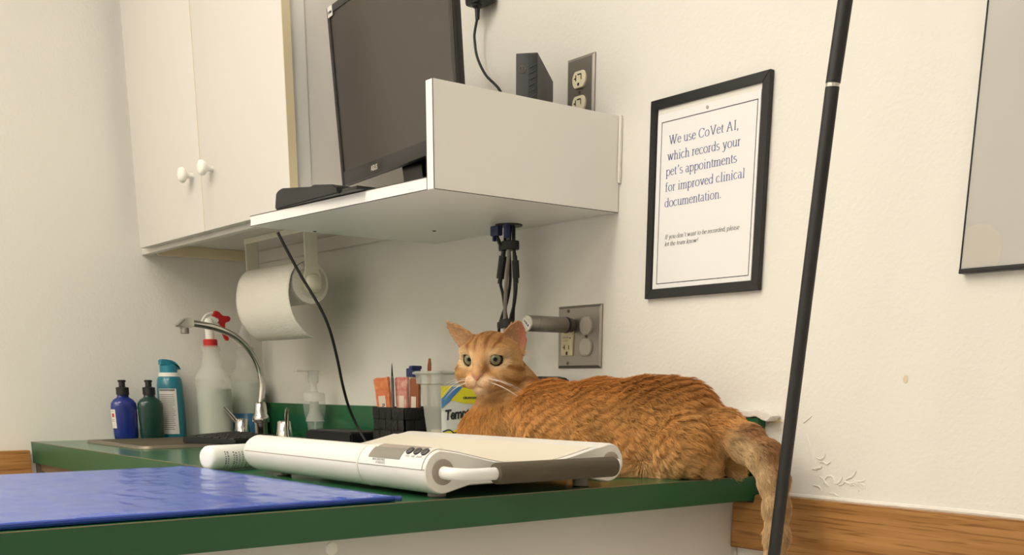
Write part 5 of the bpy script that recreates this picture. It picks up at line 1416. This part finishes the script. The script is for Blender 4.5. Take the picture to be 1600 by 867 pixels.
for e in EYES:
    c = hw(e)-off
    bm = new(); ball(bm, (0, 0, 0), .0122, 32)
    o = obj('eye', bm, 'iris', None, smooth=180); o.parent = cat; WM[o.name] = WM[cat.name]
    y_ = Vector(look); x_ = Vector((0, 0, 1)).cross(y_).normalized()*-1; z_ = x_.cross(y_)
    o.matrix_local = Matrix(((x_.x, y_.x, z_.x, c[0]), (x_.y, y_.y, z_.y, c[1]), (x_.z, y_.z, z_.z, c[2]), (0, 0, 0, 1)))
M['nose'] = mat('cat_nose', (184, 124, 106), .6, bump=(900, .3, .0004))
bm = new()
pts = [(-.0108, -.0160), (-.0070, -.0140), (0, -.0146), (.0070, -.0140), (.0108, -.0160), (.0088, -.0198), (.0034, -.0262), (0, -.0285), (-.0034, -.0262), (-.0088, -.0198)]
t_ = bmesh.new(); a = [t_.verts.new((p[0], .0630-abs(p[0])*.22, p[1])) for p in pts]; b_ = [t_.verts.new((p[0]*.82, .0668-abs(p[0])*.25-(abs(p[1]+.02)*.10), (p[1]+.02)*.84-.02)) for p in pts]; m0 = t_.verts.new((0, .0676, -.0195))
for i in range(len(pts)): t_.faces.new((a[i], a[(i+1) % len(pts)], b_[(i+1) % len(pts)], b_[i])); t_.faces.new((b_[i], b_[(i+1) % len(pts)], m0))
for v in t_.verts: v.co = Vector(hw(v.co[:])-off)
bmesh.ops.recalc_face_normals(t_, faces=t_.faces[:])
o = obj('nose', t_, 'nose', cat, local=True, smooth=180)
md = o.modifiers.new('round', 'SUBSURF'); md.levels = 1; md.render_levels = 2
M['lip'] = mat('cat_lip', (172, 128, 100), .6)
bm = new(); tube(bm, [Vector(hw(q)-off) for q in ((0, .0672, -.0280), (0, .0662, -.0325), (.0030, .0652, -.0355), (.0070, .0636, -.0375), (.0120, .0606, -.0392))], lambda u: .0007*(1-.7*u), seg=6)
tube(bm, [Vector(hw(q)-off) for q in ((0, .0662, -.0325), (-.0030, .0652, -.0355), (-.0070, .0636, -.0375), (-.0120, .0606, -.0392))], lambda u: .0007*(1-.7*u), seg=6)
obj('mouth', bm, 'lip', cat, local=True)
M['whisker'] = mat('cat_whisker', (250, 246, 236), .4)
wr = random.Random(2)
for s in (-1, 1):
    for k in range(8):
        r_, q_ = divmod(k, 4)
        st = np.array((s*(.0125+.003*q_), .058-.003*q_, -.0245-.0048*r_-.001*q_))
        ln = .052+.012*wr.random(); up = .10-.16*r_-.05*q_+wr.uniform(-.05, .05)
        d = nrm((s*1.0, .22-.22*q_*.4, up))
        P = [st+d*ln*t+np.array((0, -.020*t*t, -.024*t*t)) for t in (0, .33, .66, 1)]
        bm = new(); tube(bm, [Vector(hw(p)-off) for p in P], lambda u: .00027*(1-.75*u), seg=5, k=4)
        obj('whisker', bm, 'whisker', cat, local=True, smooth=60)
# ================================================================== camera, light level
cam = bpy.data.cameras.new('camera'); co = bpy.data.objects.new('camera', cam); COL.objects.link(co); SC.camera = co
cam.sensor_fit = 'HORIZONTAL'; cam.sensor_width = 36; cam.lens = 36*1693.67/1600; cam.shift_y = (1066.5-433.5)/1600
cam.clip_start = .02
yaw, pit, rol = math.radians(51.7563), math.radians(15.39976), math.radians(-.1176)
fw = Vector((-math.sin(yaw)*math.cos(pit), math.cos(yaw)*math.cos(pit), -math.sin(pit))); rt = Vector((math.cos(yaw), math.sin(yaw), 0)); dn = fw.cross(rt)
r2 = rt*math.cos(rol)+dn*math.sin(rol); d2 = dn*math.cos(rol)-rt*math.sin(rol)
co.matrix_world = Matrix(((r2.x, -d2.x, -fw.x, 0), (r2.y, -d2.y, -fw.y, -1.42), (r2.z, -d2.z, -fw.z, 1.047), (0, 0, 0, 1)))
w = bpy.data.worlds.new('world'); SC.world = w; w.use_nodes = True
w.node_tree.nodes['Background'].inputs['Color'].default_value = (.9, .85, .78, 1); w.node_tree.nodes['Background'].inputs['Strength'].default_value = .2
SC.view_settings.view_transform = 'Standard'; SC.view_settings.look = 'None'; SC.view_settings.gamma = 1; SC.view_settings.use_curve_mapping = False
SC.view_settings.exposure = 0.27
SC.cycles.max_bounces = 8; SC.cycles.diffuse_bounces = 5; SC.cycles.transparent_max_bounces = 12
